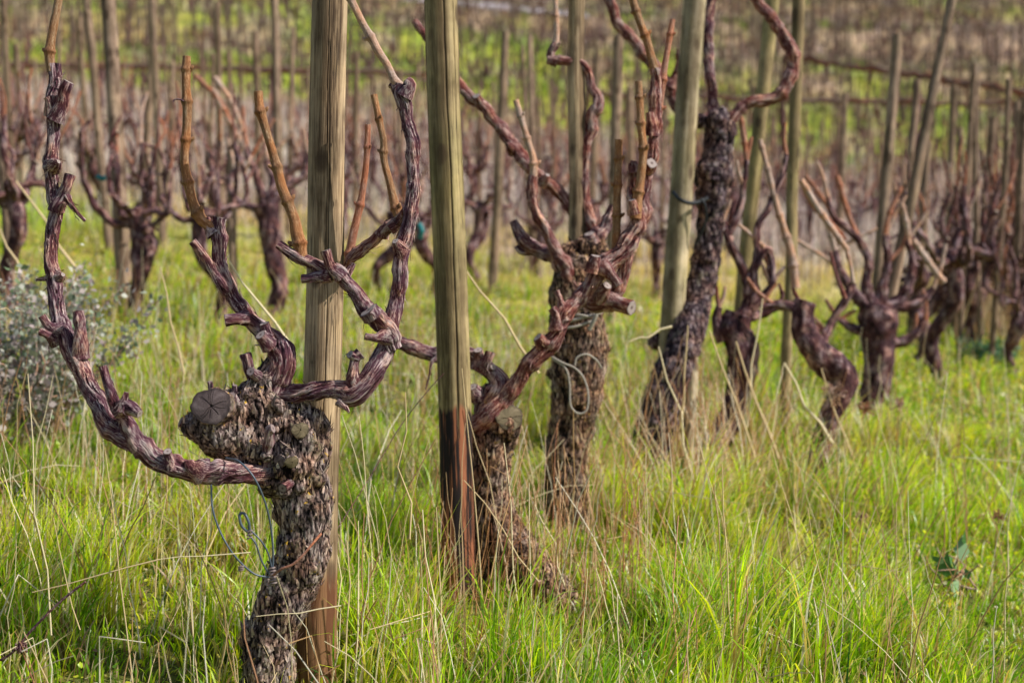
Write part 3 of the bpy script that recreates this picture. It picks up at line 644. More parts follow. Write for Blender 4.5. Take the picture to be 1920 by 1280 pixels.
# ------------------------------------------------------------------ background vines
def gen_vine(seed, detail, h=None, lean=0):
    """returns dict of Geo parts around the origin"""
    rng = np.random.default_rng(seed); h = h or rng.uniform(.36, .56); ns = 14 if detail else 7; st = .018 if detail else .06
    parts = []
    w = rng.uniform(-.09, .09, 4)
    tp = [[w[0]*.3, 0, -.15, .045], [w[0]*.5, w[1]*.3, .0, .044], [w[0], w[1], h*.35, .038], [w[2]+lean*.5, w[3], h*.7, .045], [w[2]*.6+lean, w[3]*.5, h, .055], [w[2]*.4+lean, w[3]*.4, h+.05, .035]]
    if rng.random() < .5: tp[3][3] += .02
    for q_ in tp: q_[3] *= .78
    G = Geo(); tube(G, tp, st*.8, ns+4, 'rough', seed, False, True, 0); parts.append(('trunk', G, 'bgvine'))
    if detail:
        for _ in range(3):
            a = rng.uniform(0, 6.28); rr = .024; c = np.array(tp[4][:3])+[math.cos(a)*.02, math.sin(a)*.02, rng.uniform(-.05, .03)]
            tube(G, [[*c, rr], [*(c+[math.cos(a)*.05, math.sin(a)*.05, rng.uniform(-.01, .03)]), rr*.8]], st, 10, 'rough', seed, False, True, 0)
    na = rng.integers(5, 8) if detail else rng.integers(3, 6); a0 = rng.uniform(0, 6.28)
    for k in range(na):
        a = a0+k*2*np.pi/na+rng.normal(0, .3); dx, dy = math.cos(a), math.sin(a); hd = np.array(tp[4][:3])
        out = rng.uniform(.09, .24); r0 = rng.uniform(.0105, .0175); up = rng.uniform(.12, .38)
        p = [[*hd, r0*1.2], [*(hd+[dx*out*.5, dy*out*.5, rng.uniform(-.03, .05)]), r0], [*(hd+[dx*out, dy*out, rng.uniform(.02, .1)]), r0*.9]]
        e = hd+[dx*out*rng.uniform(.9, 1.2)+rng.normal(0, .03), dy*out+rng.normal(0, .03), up]; p.append([*((np.array(p[-1][:3])+e)/2+rng.normal(0, .02, 3)), r0*.75]); p.append([*e, r0*.62])
        GA = Geo(); tube(GA, p, st*.6, ns, 'fiber' if detail else 'rough', seed+k, False, True, 1)
        if detail:
            for _ in range(2):
                q0 = np.array(p[rng.integers(1, 5)][:3]); v = nrm(rng.normal(0, 1, 3)+[0, 0, .6])*rng.uniform(.025, .06)
                tube(GA, [[*q0, r0*.55], [*(q0+v), r0*.45]], .01, 8, 'fiber', seed+k, False, True, 1)
        parts.append(('arm', GA, 'bgvine'))
        for c_ in range(rng.integers(1, 4) if detail else rng.integers(1, 3)):
            L = rng.uniform(.07, .3); v = nrm(np.array([dx*rng.uniform(-.1, .7), dy*rng.uniform(-.2, .6), 1])+rng.normal(0, .12, 3)); b0 = e if c_ == 0 else np.array(p[3][:3])
            GC = Geo(); rr = rng.uniform(.0042, .0062); b0 = b0 if c_ < 2 else (np.array(p[3][:3])+np.array(p[2][:3]))/2; mid = b0+v*L*.5+rng.normal(0, .012, 3)
            tube(GC, [[*b0, rr*1.2], [*mid, rr], [*(b0+v*L), rr*.85]], .006 if detail else .08, 8 if detail else 5, 'cane' if detail else 'none', seed+k, False, True, 1)
            parts.append(('cane', GC, ['canegrey', 'canegrey', 'canered', 'bgvine', 'armred'][rng.integers(0, 5)]))
    return parts
protos = []
for s in range(9):
    protos.append([(nm, G_, m_) for nm, G_, m_ in gen_vine(100+s, True)])
proto_objs = []
def make_proto(parts):
    out = []
    for nm, G_, m_ in parts:
        o = G_.build(nm, [M[m_], M['cut']]); C.objects.unlink(o); out.append((nm, o))
    return out
PO = [make_proto(p) for p in protos]
def place_detail(k, x, y, rz, sc, label, group, zs=1.0):
    z = float(g(x, y))
    e = empty('grape_vine', (x, y, z), label, 'grapevine', group); e.rotation_euler = (0, 0, rz); e.scale = (sc, sc, sc*zs)
    for nm, o in PO[k % len(PO)]:
        c = o.copy(); C.objects.link(c); c.parent = e
    return e

def spec_vine(lab, d, trunk, arms, canes, seed, grp=None):
    """mid-distance vine laid out from photo measurements"""
    gp, gd = ray_ground(trunk[0][0], trunk[0][1]); d = float((gp-CAM) @ FW)+.02
    trunk = [(trunk[0][0], trunk[0][1]+60, trunk[0][2])]+trunk
    T_ = px(trunk, d); loc = (T_[0][0], T_[0][1], float(g(T_[0][0], T_[0][1])))
    e = empty('grape_vine', loc, lab, 'grapevine', grp)
    G = Geo(); tube(G, T_, .014, 20, 'rough', seed, False, True, 0); G.build('trunk', [M['bgvine']], e, loc)
    for i, a in enumerate(arms):
        a = [(q_[0], q_[1], q_[2]*.7, *q_[3:]) for q_ in a]
        G = Geo(); tube(G, px(a, d), .01, 14, 'fiber', seed+i, False, True, 1); G.build('arm', [M['bgvine'], M['cut']], e, loc)
    rg_ = np.random.default_rng(seed)
    for i, a in enumerate(arms):
        for kk_ in range(2):
            q0 = a[-1-kk_*(len(a) > 3)]; L_ = rg_.uniform(35, 95); an = rg_.normal(0, .5); q1 = (q0[0]+math.sin(an)*L_*.5+rg_.normal(0, 3), q0[1]-math.cos(an)*L_*.5, 3.6); q2 = (q0[0]+math.sin(an)*L_, q0[1]-math.cos(an)*L_, 3)
            G = Geo(); tube(G, px([(q0[0], q0[1], 4.6), q1, q2], d), .01, 7, 'cane', seed+i+90+kk_, False, True, 1); G.build('cane', [M[['canegrey', 'canered', 'armred', 'canegrey'][rg_.integers(0, 4)]], M['cut']], e, loc)
    for i, a in enumerate(canes):
        G = Geo(); tube(G, px(a, d), .006, 8, 'cane', seed+i+40, False, True, 1); G.build('cane', [M[['canegrey', 'canered'][i % 2]], M['cut']], e, loc)
spec_vine('vine stump leaning right behind the twisted vine, hidden in dry stalks', 5.75,
    [(1305,865,24),(1335,835,26),(1362,800,24),(1382,730,24),(1392,670,30),(1375,620,28),(1385,590,24)],
    [[(1385,610,20),(1400,570,13,.02),(1402,530,12),(1385,490,12),(1368,450,10),(1355,415,9)],
     [(1355,640,18),(1345,600,14),(1348,575,9)],[(1395,600,16),(1415,560,12),(1412,510,12),(1440,470,11),(1450,540,9)],
     [(1375,600,18),(1420,590,12,.1),(1460,575,11,.1),(1505,572,11,.1)],
     [(1400,530,10),(1420,480,10),(1420,430,9),(1440,390,8),(1462,340,7),(1474,290,7)],
     [(1365,440,10),(1385,400,9),(1395,350,7),(1400,300,6)],[(1410,580,12),(1440,545,9),(1450,530,8)]],
    [[(1425,262,5),(1440,320,5.5),(1455,380,6),(1470,430,7),(1485,480,8),(1492,540,8)][::-1],[(1400,300,5),(1394,250,5),(1388,215,4)]], 311)
spec_vine('bent vine whose trunk bulges out before the thin grassy foot', 6.0,
    [(1522,905,18),(1532,870,18),(1545,820,20),(1562,770,21),(1580,725,24),(1580,700,28),(1552,680,28),(1525,655,27),(1508,620,25),(1505,585,23),(1510,565,20)],
    [[(1500,580,16),(1480,572,12),(1450,570,10),(1425,575,9)],[(1540,660,12),(1555,610,9,.1),(1585,560,10,.1),(1600,530,9,.1)]],
    [[(1590,470,5),(1540,400,6),(1502,338,6)]], 322)
spec_vine('spreading many-armed vine at the leaning stake, rosette of dark arms', 6.5,
    [(1635,785,27),(1645,720,27),(1648,670,27),(1645,630,32),(1648,595,38),(1655,575,28)],
    [[(1640,600,22),(1610,560,14),(1590,530,13),(1572,500,11),(1565,470,9)],[(1650,590,20),(1625,540,13),(1628,490,11),(1610,450,10),(1585,425,9),(1560,400,8),(1552,370,7)],
     [(1660,590,20),(1690,560,16),(1705,530,12),(1710,490,10),(1700,450,8)],[(1660,640,20),(1690,640,13),(1715,625,11),(1735,600,9)],
     [(1640,620,18),(1600,615,12),(1575,600,9)],[(1650,580,16),(1655,530,12),(1665,490,10),(1660,440,8)],[(1600,545,12),(1575,580,9),(1550,630,8)],[(1670,575,14),(1720,570,11),(1750,540,9)]],
    [[(1565,470,6),(1558,440,6),(1545,400,5.5)],[(1585,450,6),(1530,390,6),(1505,345,6)],[(1705,460,5),(1700,420,5),(1690,380,5)],[(1610,450,5),(1590,400,5),(1570,330,5)],[(1770,530,6),(1740,490,6),(1712,450,6)],[(1660,440,5),(1668,400,5),(1690,350,4)]], 333)

spec_vine('slender twisted vine with pale arching cut shoots, between the two orange canes', 6.5,
    [(512,588,16),(525,540,17),(512,480,18),(505,420,20),(498,385,22)],
    [[(500,395,16),(485,340,11),(468,300,9),(462,275,8)],[(505,390,15),(540,350,10),(570,330,9),(580,290,8)],[(498,395,14),(450,380,9),(430,350,8),(440,318,7)],[(500,385,14),(512,340,9),(500,300,8)]],
    [[(465,285,5),(432,232,5),(400,168,5)],[(448,262,5),(412,190,5),(366,142,5)],[(455,240,5),(430,185,5),(402,145,5)]], 344)
# row A beyond (towards the right edge), then the next rows
rowdir = np.array([.479, .878])
def post_simple(x, y, hgt, r, lean, mesh, label, group, name='vine_stake'):
    o = bpy.data.objects.new(name, mesh); C.objects.link(o); o.location = (x, y, float(g(x, y))-.1)
    o.rotation_euler = (lean[0], lean[1], random.uniform(0, 6.28)); o.scale = (r/.022, r/.022, hgt/1.7)
    return tag(o, label, 'stake', group)
SM = []
for s in range(4):
    G = Geo(); tube(G, [[0, 0, 0, .022], [random.uniform(-.012, .012), random.uniform(-.012, .012), .85, .021], [0, 0, 1.8, .019]], .3, 9, 'post', s, False, True, 1)
    o = G.build('vine_stake', [M['stake'], M['cut']]); SM.append(o.data); bpy.data.objects.remove(o)
def stake(x, y, label, group):
    return post_simple(x, y, random.uniform(1.35, 1.75), random.uniform(.018, .028), (random.gauss(0, .035), random.gauss(0, .04)), SM[random.randrange(4)], label, group)
words = ['first', 'second', 'third', 'fourth', 'fifth', 'sixth', 'seventh', 'eighth', 'ninth', 'tenth', 'eleventh', 'twelfth', 'thirteenth']
for i in range(13):
    s = .5+i*.52
    x, y = 1.95+rowdir[0]*s*1.0+random.gauss(0, .09), 7.0+rowdir[1]*s+random.gauss(0, .05)
    place_detail(i*2+1, x, y, random.uniform(0, 6.28), random.uniform(1.15, 1.4), 'dark vine, %s beyond the spreading vine in the crowded row running to the right edge' % words[i], 'vines of the front row receding to the right')
    if i > 1: stake(x+.1, y+.05, 'thin stake in the crowded vine row at the right, blurred', 'stakes in the front row receding to the right')
for i in range(9):
    s = .9+i*.7; x, y = 2.45+rowdir[0]*s+random.gauss(0, .08), 7.3+rowdir[1]*s
    place_detail(i*4+2, x, y, random.uniform(0, 6.28), random.uniform(1.0, 1.25), 'dark vine, %s of the line crowding close behind the front row at the right edge' % words[i], 'vines crowding behind the front row at the right')
    stake(x-.12, y+.1, 'thin dark stake in the line crowding behind the front row at the right edge', 'stakes crowding behind the front row at the right')
# row B : measured bases
rowB = [(252,592,2,1.12),(400,612,4,.95),(730,552,3,1.05),(905,530,5,1.0),(796,560,6,.8),(1230,560,7,.85),(30,600,1,1.0)]
labB = ['stout vine with a pale knotty head above the grey shrub','dark vine behind the upright orange cane','spreading vine seen between the two big posts, low dark arms','low sprawling vine between charred-foot post and slim brown post',
        'small vine peeking left of the charred-foot post','vine just left of the pale leaning post, dark in grass','vine at the photo edge behind the grey shrub']
for (bx, by, kk, sc), lb in zip(rowB, labB):
    p, d = ray_ground(bx, by)
    place_detail(kk, p[0], p[1], random.uniform(0, 6.28), sc*1.05, lb, 'vines of the second row')
# generic lattice of rows behind
count = 0; nodes = []
def inview(x, y, m=1.0):
    return abs(x) < (y*.36+m)
for row, (x7, lab, cut) in enumerate([(-1.86, 'second', 10.5), (-4.3, 'third', 5), (-6.5, 'fourth', 5), (-8.7, 'fifth', 5), (-10.9, 'sixth', 5), (-13.1, 'seventh', 5), (-15.3, 'eighth', 5)]):
    for i in range(0, 45):
        y = 5.5+i*.878*.86+random.gauss(0, .06); x = x7+(y-7)*.545+random.gauss(0, .05)
        if y < cut or y > 33 or not inview(x, y, .3): continue
        nodes.append((y, x, lab))
nodes.sort()
LOW = []
for s in range(10):
    G = Geo(); parts = gen_vine(500+s, False)
    GG = Geo()
    for nm, G_, m_ in parts:
        off = GG.n
        GG.v += G_.v; GG.bc += G_.bc; GG.cav += G_.cav; GG.sm += G_.sm
        GG.f += [f+off for f in G_.f]; GG.mi += [np.full(len(x_), {'trunk':0, 'arm':0, 'cane':1}[nm]) for x_ in G_.mi]; GG.n += G_.n
    o = GG.build('grape_vine', [M['bgvine'], M['canered']]); LOW.append(o.data); bpy.data.objects.remove(o)
ndet = 0
for (y, x, lab) in nodes:
    if y < 14:
        place_detail(random.randrange(9), x, y, random.uniform(0, 6.28), random.uniform(.9, 1.15), 'dark blurred vine standing in the %s row back from the front row' % lab, 'vines of the %s row back' % lab)
    else:
        o = bpy.data.objects.new('grape_vine', LOW[random.randrange(10)]); C.objects.link(o); o.location = (x, y, float(g(x, y))); o.rotation_euler = (0, 0, random.uniform(0, 6.28)); s_ = random.uniform(.95, 1.25); o.scale = (s_, s_, s_)
        tag(o, 'dark blurred vine standing in the %s row back from the front row' % lab, 'grapevine', 'vines of the %s row back' % lab)
    if y > 7.5 and random.random() < .85: stake(x+random.gauss(0, .05), y+.08, 'blurred wooden stake in the %s row back from the front row' % lab, 'stakes of the %s row back' % lab)
# the slope behind: rows run across it
far = []
for j in range(26):
    yy = 34.5+j*1.9
    if 37 < yy < 41.5 and False: continue
    n = int((yy*.36+1)*2/.85)
    for i in range(n):
        x = -(yy*.36+1)+i*.85+random.gauss(0, .25); y = yy+x*-.12+random.gauss(0, .4)
        far.append((y, x))
far.sort()
nv = max(20, 300-len(nodes)-30); nst = nv-10
for i, (y, x) in enumerate(far[:nv]):
    o = bpy.data.objects.new('grape_vine', LOW[random.randrange(10)]); C.objects.link(o); o.location = (x, y, float(g(x, y))); s_ = random.uniform(.9, 1.3); o.scale = (s_, s_, s_); o.rotation_euler = (0, 0, random.uniform(0, 6.28))
    tag(o, 'tiny dark vine on the lower part of the hillside behind the flat rows', 'grapevine', 'vines low on the hillside')
    if i < nst: stake(x, y+.1, 'tiny stake on the lower part of the hillside behind the flat rows', 'stakes low on the hillside')
def merged(name, items, meshes, mats, label, cat, sc=(1, 1)):
    data = []
    for me in meshes:
        n = len(me.vertices); co = np.empty(n*3); me.vertices.foreach_get('co', co)
        li = np.empty(len(me.loops), int); me.loops.foreach_get('vertex_index', li)
        lt = np.empty(len(me.polygons), int); me.polygons.foreach_get('loop_total', lt); ls = np.empty(len(me.polygons), int); me.polygons.foreach_get('loop_start', ls)
        mi = np.empty(len(me.polygons), int); me.polygons.foreach_get('material_index', mi)
        bc = np.empty(n*3); me.attributes['bc'].data.foreach_get('vector', bc); cv = np.empty(n); me.attributes['cav'].data.foreach_get('value', cv)
        fs = [(li[ls[lt == kk][:, None]+np.arange(kk)[None]], mi[lt == kk]) for kk in np.unique(lt)]
        data.append((co.reshape(-1, 3), fs, bc.reshape(-1, 3), cv))
    G = Geo()
    for (y, x) in items:
        co, fs, bc, cv = data[random.randrange(len(data))]; a = random.uniform(0, 6.28); s = random.uniform(*sc) ; ca, sa = math.cos(a), math.sin(a)
        lx, ly = random.gauss(0, .05), random.gauss(0, .04)
        v = np.stack([co[:, 0]*ca-co[:, 1]*sa+lx*co[:, 2], co[:, 0]*sa+co[:, 1]*ca+ly*co[:, 2], co[:, 2]], 1)*s+[x, y, float(g(x, y))]
        for f, mi in fs:
            G.f.append(f+G.n); G.mi.append(mi); G.sm.append(np.ones(len(f)))
        G.v.append(v); G.bc.append(bc); G.cav.append(cv); G.n += len(v)
    o = G.build(name, mats); tag(o, label, cat, None, 'stuff'); return o
merged('distant_vines', far[nv:], LOW[:5], [M['bgvine'], M['canered']], 'mass of tiny dark vines covering the upper hillside', 'grapevines', (.9, 1.3))
merged('distant_stakes', far[nst:]+[(y+.6, x+.5) for y, x in far[::3]], SM, [M['darkstake'], M['darkstake']], 'mass of thin stakes bristling over the upper hillside', 'stakes', (.9, 1.25))

# dark trained cordons running across the slope (right) and terrace edging (left)
def cordon(label, p0, p1, r, seed, drip):
    rng = np.random.default_rng(seed); n = 40; G = Geo()
    pts = []
    for t in np.linspace(0, 1, n):
        q = np.array(p0)*(1-t)+np.array(p1)*t; q = q+[0, rng.normal(0, .05), rng.normal(0, .02)]
        pts.append([*q, r*rng.uniform(.7, 1.3)])
    tube(G, pts, .2, 8, 'rough', seed, True, True, 0)
    e = G.build('trained_vine_row', [M['darkstake']], None, p0); e.location = p0
    tag(e, label, 'vine row')
    G = Geo()
    for t in np.arange(0, 1, .9/np.linalg.norm(np.array(p1)-p0)):
        q = np.array(p0)*(1-t)+np.array(p1)*t; z = float(g(q[0], q[1]))
        if drip: tube(G, [[*q, r*.6], [q[0]+rng.normal(0, .1), q[1], q[2]-rng.uniform(.2, .4), r*.3]], .1, 5, 'none', 1, False, True, 0)
        if int(t*1000) % 3 == 0:
            g2 = Geo(); tube(g2, [[q[0], q[1], z-.1, .05], [q[0], q[1], q[2], .04]], .3, 6, 'rough', 2, False, True, 0); g2.build('stem', [M['bgvine']], e, p0)
    if G.n: G.build('hanging_shoots', [M['bgvine']], e, p0)
def hp(x, y, d): return tuple(P(x, y, d))
cordon('dark vine row trained along a wire, slanting across the hillside at right', hp(1470, 105, 27), hp(2000, 185, 24), .065, 5, True)
cordon('thin dark trained row just below the slanting one, level across the slope', hp(1100, 178, 25), hp(2000, 198, 24), .045, 6, False)
cordon('dark level line of trained vines across the slope at left', hp(-60, 118, 30), hp(800, 138, 31), .07, 7, False)

# path and small wall at the top of the hill
def strip(name, pts, w, m, dz, label, kind, cat=None):
    V = []; f = []
    for i, (x, y) in enumerate(pts):
        V += [[x, y-w/2, float(g(x, y-w/2))+dz], [x, y+w/2, float(g(x, y+w/2))+dz]]
    for i in range(len(pts)-1): f.append([2*i, 2*i+2, 2*i+3, 2*i+1])
    me = raw_mesh(name, np.array(V), [np.array(f)]); me.materials.append(M[m]); o = bpy.data.objects.new(name, me); C.objects.link(o)
    tag(o, label, cat, None, kind)
pp, dd = ray_ground(900, 12)
strip('path', [(x, pp[1]+.02*x) for x in np.arange(-5, 3.6, .5)], .9, 'path', .1, 'pale path crossing the top of the hillside', 'structure')

# ------------------------------------------------------------------ ground sheet
def gcol(X, Y):
    """turf/soil colour over the terrain"""
    q = np.stack([X*.35, Y*.22, X*0], 1); n = fbm(q, 3, 5); n2 = fbm(np.stack([X*1.7, Y*1.2, X*0], 1), 3, 9)
    green = np.array([.34, .58, .03]); lime = np.array([.66, .80, .06]); tan = np.array([.60, .44, .22]); pink = np.array([.74, .56, .50]); brown = np.array([.22, .15, .085])
    def mx(a, b, t): return a*(1-t[:, None])+b*t[:, None]
    c = mx(np.tile(green, (len(X), 1)), lime, sstep(-.4, .5, n2))
    c = mx(c, tan, .7*sstep(.1, .5, n))
    far_ = sstep(9.5, 14, Y+2*n+.35*X)*(1-sstep(37, 41, Y+3*n2+.15*X)); c = mx(c, pink, far_*.9*sstep(-.75, -.1, n2+.1))
    up = sstep(56, 61, Y+5*n+.35*np.clip(X, -40, 6)); c = mx(c, mx(np.tile(brown*1.3, (len(X), 1)), pink*.9, sstep(-.2, .4, n2)), up*.9*sstep(-.6, -.05, n2+n*.6))
    hf = sstep(34, 42, Y)[:, None]; n4 = fbm(np.stack([X*.8, Y*.5, X*0+2], 1), 3, 14)
    c = c*(1-hf)+hf*mx(c*.72+np.array([.10, .07, .05]), np.tile(pink*.8, (len(X), 1)), .75*sstep(.0, .35, n4))
    return c
ax = np.concatenate([-np.geomspace(400, 8, 40), np.arange(-7.6, 7.7, .2), np.geomspace(8, 400, 40)])
ay = np.concatenate([np.arange(-20, 0, 2), np.arange(0, 14, .15), np.arange(14, 60, .5), np.geomspace(60, 700, 50)])
XX, YY = np.meshgrid(ax, ay); Z = g(XX, YY); V = np.stack([XX.ravel(), YY.ravel(), Z.ravel()], 1)
nx, ny = len(ax), len(ay); i = (np.arange(ny-1)*nx)[:, None]+np.arange(nx-1)[None]
me = raw_mesh('ground', V, [np.stack([i, i+1, i+1+nx, i+nx], -1).reshape(-1, 4)], sm=np.ones((nx-1)*(ny-1)))
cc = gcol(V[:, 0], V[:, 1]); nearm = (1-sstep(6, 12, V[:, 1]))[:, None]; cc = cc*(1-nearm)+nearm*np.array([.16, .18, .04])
a = me.attributes.new('col', 'FLOAT_COLOR', 'POINT'); a.data.foreach_set('color', np.concatenate([cc, np.ones((len(cc), 1))], 1).astype(np.float32).ravel())
me.materials.append(M['ground']); o = bpy.data.objects.new('ground', me); C.objects.link(o); tag(o, 'grassy vineyard ground rising into a hillside', None, None, 'structure')

# ------------------------------------------------------------------ grass
def blades(name, X, Y, H, W, LD, LA, COL, m, label, cat, lev=4, z=None, droop=0.):
    n = len(X); z = g(X, Y)-.01 if z is None else z
    rng = np.random.default_rng(len(X)); t = np.linspace(0, 1, lev+1)[None, :]
    dirx, diry = np.cos(LD)[:, None], np.sin(LD)[:, None]
    Hc, La = H[:, None], LA[:, None]
    bend = np.clip(La, 0, 2.2)
    ang = bend*t**1.5                                     # blade curls over by angle
    ds = 1.0/lev
    lx = np.cumsum(np.concatenate([np.zeros((n, 1)), np.sin(ang[:, 1:])*ds], 1), 1)*Hc
    lz = np.cumsum(np.concatenate([np.zeros((n, 1)), np.cos(ang[:, 1:])*ds], 1), 1)*Hc
    cx = X[:, None]+dirx*lx; cy = Y[:, None]+diry*lx; cz = z[:, None]+lz
    sa = LD+np.pi/2+rng.normal(0, .7, n); sx_, sy_ = np.cos(sa)[:, None], np.sin(sa)[:, None]
    w = W[:, None]*(1-t**2.2)*(.7+.6*np.sqrt(t+.01)); w = w[:, :lev]
    L = np.stack([cx[:, :lev]-sx_*w, cy[:, :lev]-sy_*w, cz[:, :lev]], -1); Rr = np.stack([cx[:, :lev]+sx_*w, cy[:, :lev]+sy_*w, cz[:, :lev]], -1)
    tip = np.stack([cx[:, lev], cy[:, lev], cz[:, lev]], -1)[:, None]
    V = np.concatenate([L, Rr, tip], 1); nv_ = 2*lev+1
    b = (np.arange(n)*nv_)[:, None]
    q = np.concatenate([np.stack([b+k_, b+lev+k_, b+lev+k_+1, b+k_+1], -1) for k_ in range(lev-1)], 1).reshape(-1, 4)
    tr = np.stack([b+lev-1, b+2*lev-1, b+2*lev], -1).reshape(-1, 3)
    V = V.reshape(-1, 3)
    me = raw_mesh(name, V, [q, tr], sm=np.ones(len(q)+len(tr)))
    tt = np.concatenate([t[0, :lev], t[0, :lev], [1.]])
    col = COL[:, None, :]*(.3+.9*tt[None, :, None]); tipc = sstep(.8, 1, tt)[None, :, None]*.4; col = col*(1-tipc)+tipc*(np.array([.62, .52, .2]) if m == 'blade' else np.array([.6, .5, .42]))  # blade colour darkened toward the base, painting in shade between blades; tips dried
    col = np.concatenate([col.reshape(-1, 3), np.ones((n*nv_, 1))], 1)
    a = me.attributes.new('col', 'FLOAT_COLOR', 'POINT'); a.data.foreach_set('color', col.astype(np.float32).ravel())
    me.materials.append(M[m]); o = bpy.data.objects.new(name, me); C.objects.link(o); tag(o, label, cat, None, 'stuff'); return o
def scatter(n, y0, y1, rng, margin=.25, pw=1.0, clump=0, cs=.03):
    """points inside the wedge the photo covers (a little wider)"""
    if clump:
        nc = max(1, n//clump); Xc, Yc = scatter(nc, y0, y1, rng, margin, pw)
        k_ = rng.integers(0, nc, n); r = np.abs(rng.normal(0, cs, n)); a = rng.uniform(0, 2*np.pi, n)
        return Xc[k_]+r*np.cos(a), Yc[k_]+r*np.sin(a), a, r/cs
    u = rng.random(n); y = (y0**(pw+1)+u*(y1**(pw+1)-y0**(pw+1)))**(1/(pw+1)); x = rng.uniform(-1, 1, n)*(y*.36+margin)
    return x, y
rng = np.random.default_rng(5)
def gcolors(n, X, Y, rng, dryness=.12):
    pal = np.array([[.20,.44,.012], [.44,.74,.02], [.68,.92,.03], [.92,.98,.06], [.05,.18,.02], [.98,.92,.14]])
    q = fbm(np.stack([X*2.2, Y*1.6, X*0], 1), 3, 3)
    idx = np.clip((2.0+q*2.4+rng.normal(0, 1.0, n)), 0, 5).astype(int); c = pal[idx]*rng.uniform(.8, 1.2, (n, 1))
    dq = fbm(np.stack([X*1.3, Y*.9, X*0+4], 1), 3, 8)
    dry = rng.random(n) < dryness+.25*sstep(0, .5, dq); dc = np.array([[.85,.66,.40], [.95,.84,.58], [.60,.38,.22], [.99,.92,.74]])[rng.integers(0, 4, n)]
    c[dry] = dc[dry]; return c, dry
KEEP = []       # (x, y, half width, depth in front) : grass kept short in front of each trunk and post foot
for bx, dd_, hw, dep in ((505, D1, .10, .75), (596, 2.8, .07, .85), (862, 3.4, .07, .8), (960, 3.5, .17, .6), (1075, D3, .10, .55), (1212, D4, .10, .5), (1300, 5.2, .15, .3), (1470, 5.5, .06, .4), (1640, 6.5, .12, .4), (1520, 6.0, .1, .3)):
    q_ = P(bx, 640, dd_); KEEP.append((q_[0], q_[1], hw, dep))
def keep(X, Y, H, low=.05):
    H = H*(.35+.65*sstep(-.35, .05, fbm(np.stack([X*4.2, Y*3.2, X*0+9], 1), 2, 31)))
    for (kx, ky, hw, dep) in KEEP:
        m_ = (np.abs(X-kx*Y/ky) < hw*Y/ky) & (Y < ky+.03) & (Y > ky-dep)
        f_ = low+(.12-low)*np.clip((ky-Y)/dep, 0, 1)*0
        H = np.where(m_ & (rng.random(len(X)) < .93), np.minimum(H, f_*rng.uniform(.5, 1.4, len(X))), H)
    return H
# near carpet
n = 95000
X, Y, A_, rr = scatter(n, 1.95, 5.2, rng, .3, 1.0, 22, .05)
hm = .12+.10*fbm(np.stack([X*1.5, Y*1.5, X*0], 1), 2, 6)
H = np.clip(hm*rng.gamma(6, 1/6., n)*1.25, .04, .40); H = H*(.62+.38*sstep(2.2, 3.0, Y))*(1-.5*sstep(.10, .24, X/Y))*(1-.35*sstep(3.0, 4.5, Y))
LA = np.clip(rng.normal(.55, .4, n)+.25*rr, .02, 2.1); LD = np.where(rng.random(n) < .4, rng.normal(.1, .5, n), A_+rng.normal(0, .6, n))
H = keep(X, Y, H); c, dry = gcolors(n, X, Y, rng, .36)
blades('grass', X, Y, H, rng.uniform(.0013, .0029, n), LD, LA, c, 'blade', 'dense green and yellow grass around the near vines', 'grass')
# long arching tufts, mostly right of the near vines
n = 26000
X, Y, A_, rr = scatter(n, 2.2, 6.5, rng, .3, 1.0, 70, .07)
H = rng.uniform(.16, .34, n)*(1+.15*(X > .2)); pxx = 960+X/Y*F; H = H*np.where(Y < 2.5, .7, 1)*(.45+.65*np.exp(-((pxx-1380)/330)**2))*(1-.3*sstep(4.5, 6, Y)); LA = np.clip(rng.normal(.8, .35, n)+.2*rr, .1, 2.2); LD = np.where(rng.random(n) < .5, rng.normal(.15, .6, n), A_)
H = keep(X, Y, H); c, dry = gcolors(n, X, Y, rng, .22)
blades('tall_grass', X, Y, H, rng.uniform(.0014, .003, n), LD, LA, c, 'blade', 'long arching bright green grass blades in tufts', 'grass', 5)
# middle
n = 90000
X, Y, A_, rr = scatter(n, 5.0, 15, rng, .4, .9, 25, .09)
H = np.clip(rng.gamma(5, 1/5., n)*.085, .03, .22); LA = np.clip(rng.normal(.6, .4, n), .02, 2.); LD = np.where(rng.random(n) < .4, rng.normal(.1, .5, n), A_)
H = keep(X, Y, H); c, dry = gcolors(n, X, Y, rng, .42); gg = gcol(X, Y); f_ = sstep(8.5, 12, Y)[:, None]*.7; c = c*(1-f_)+gg*1.3*f_
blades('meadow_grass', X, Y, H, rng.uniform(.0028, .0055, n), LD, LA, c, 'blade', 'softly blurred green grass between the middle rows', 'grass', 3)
n = 60000
X, Y, A_, rr = scatter(n, 15, 46, rng, .5, .8, 18, .25)
H = rng.uniform(.08, .3, n); LA = rng.uniform(.1, 1.2, n); c = np.minimum(gcol(X, Y)*rng.uniform(.7, 1.7, (n, 1)), .95)
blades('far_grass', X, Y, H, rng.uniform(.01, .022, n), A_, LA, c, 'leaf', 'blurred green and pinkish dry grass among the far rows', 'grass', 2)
n = 45000
X, Y, A_, rr = scatter(n, 44, 95, rng, 1, .8, 14, .5)
H = rng.uniform(.15, .6, n); LA = rng.uniform(.1, 1.2, n); c = gcol(X, Y)*rng.uniform(.6, 1.6, (n, 1))
blades('hill_grass', X, Y, H, rng.uniform(.03, .06, n), A_, LA, c, 'leaf', 'blurred grass and scrub on the hillside', 'grass', 2)

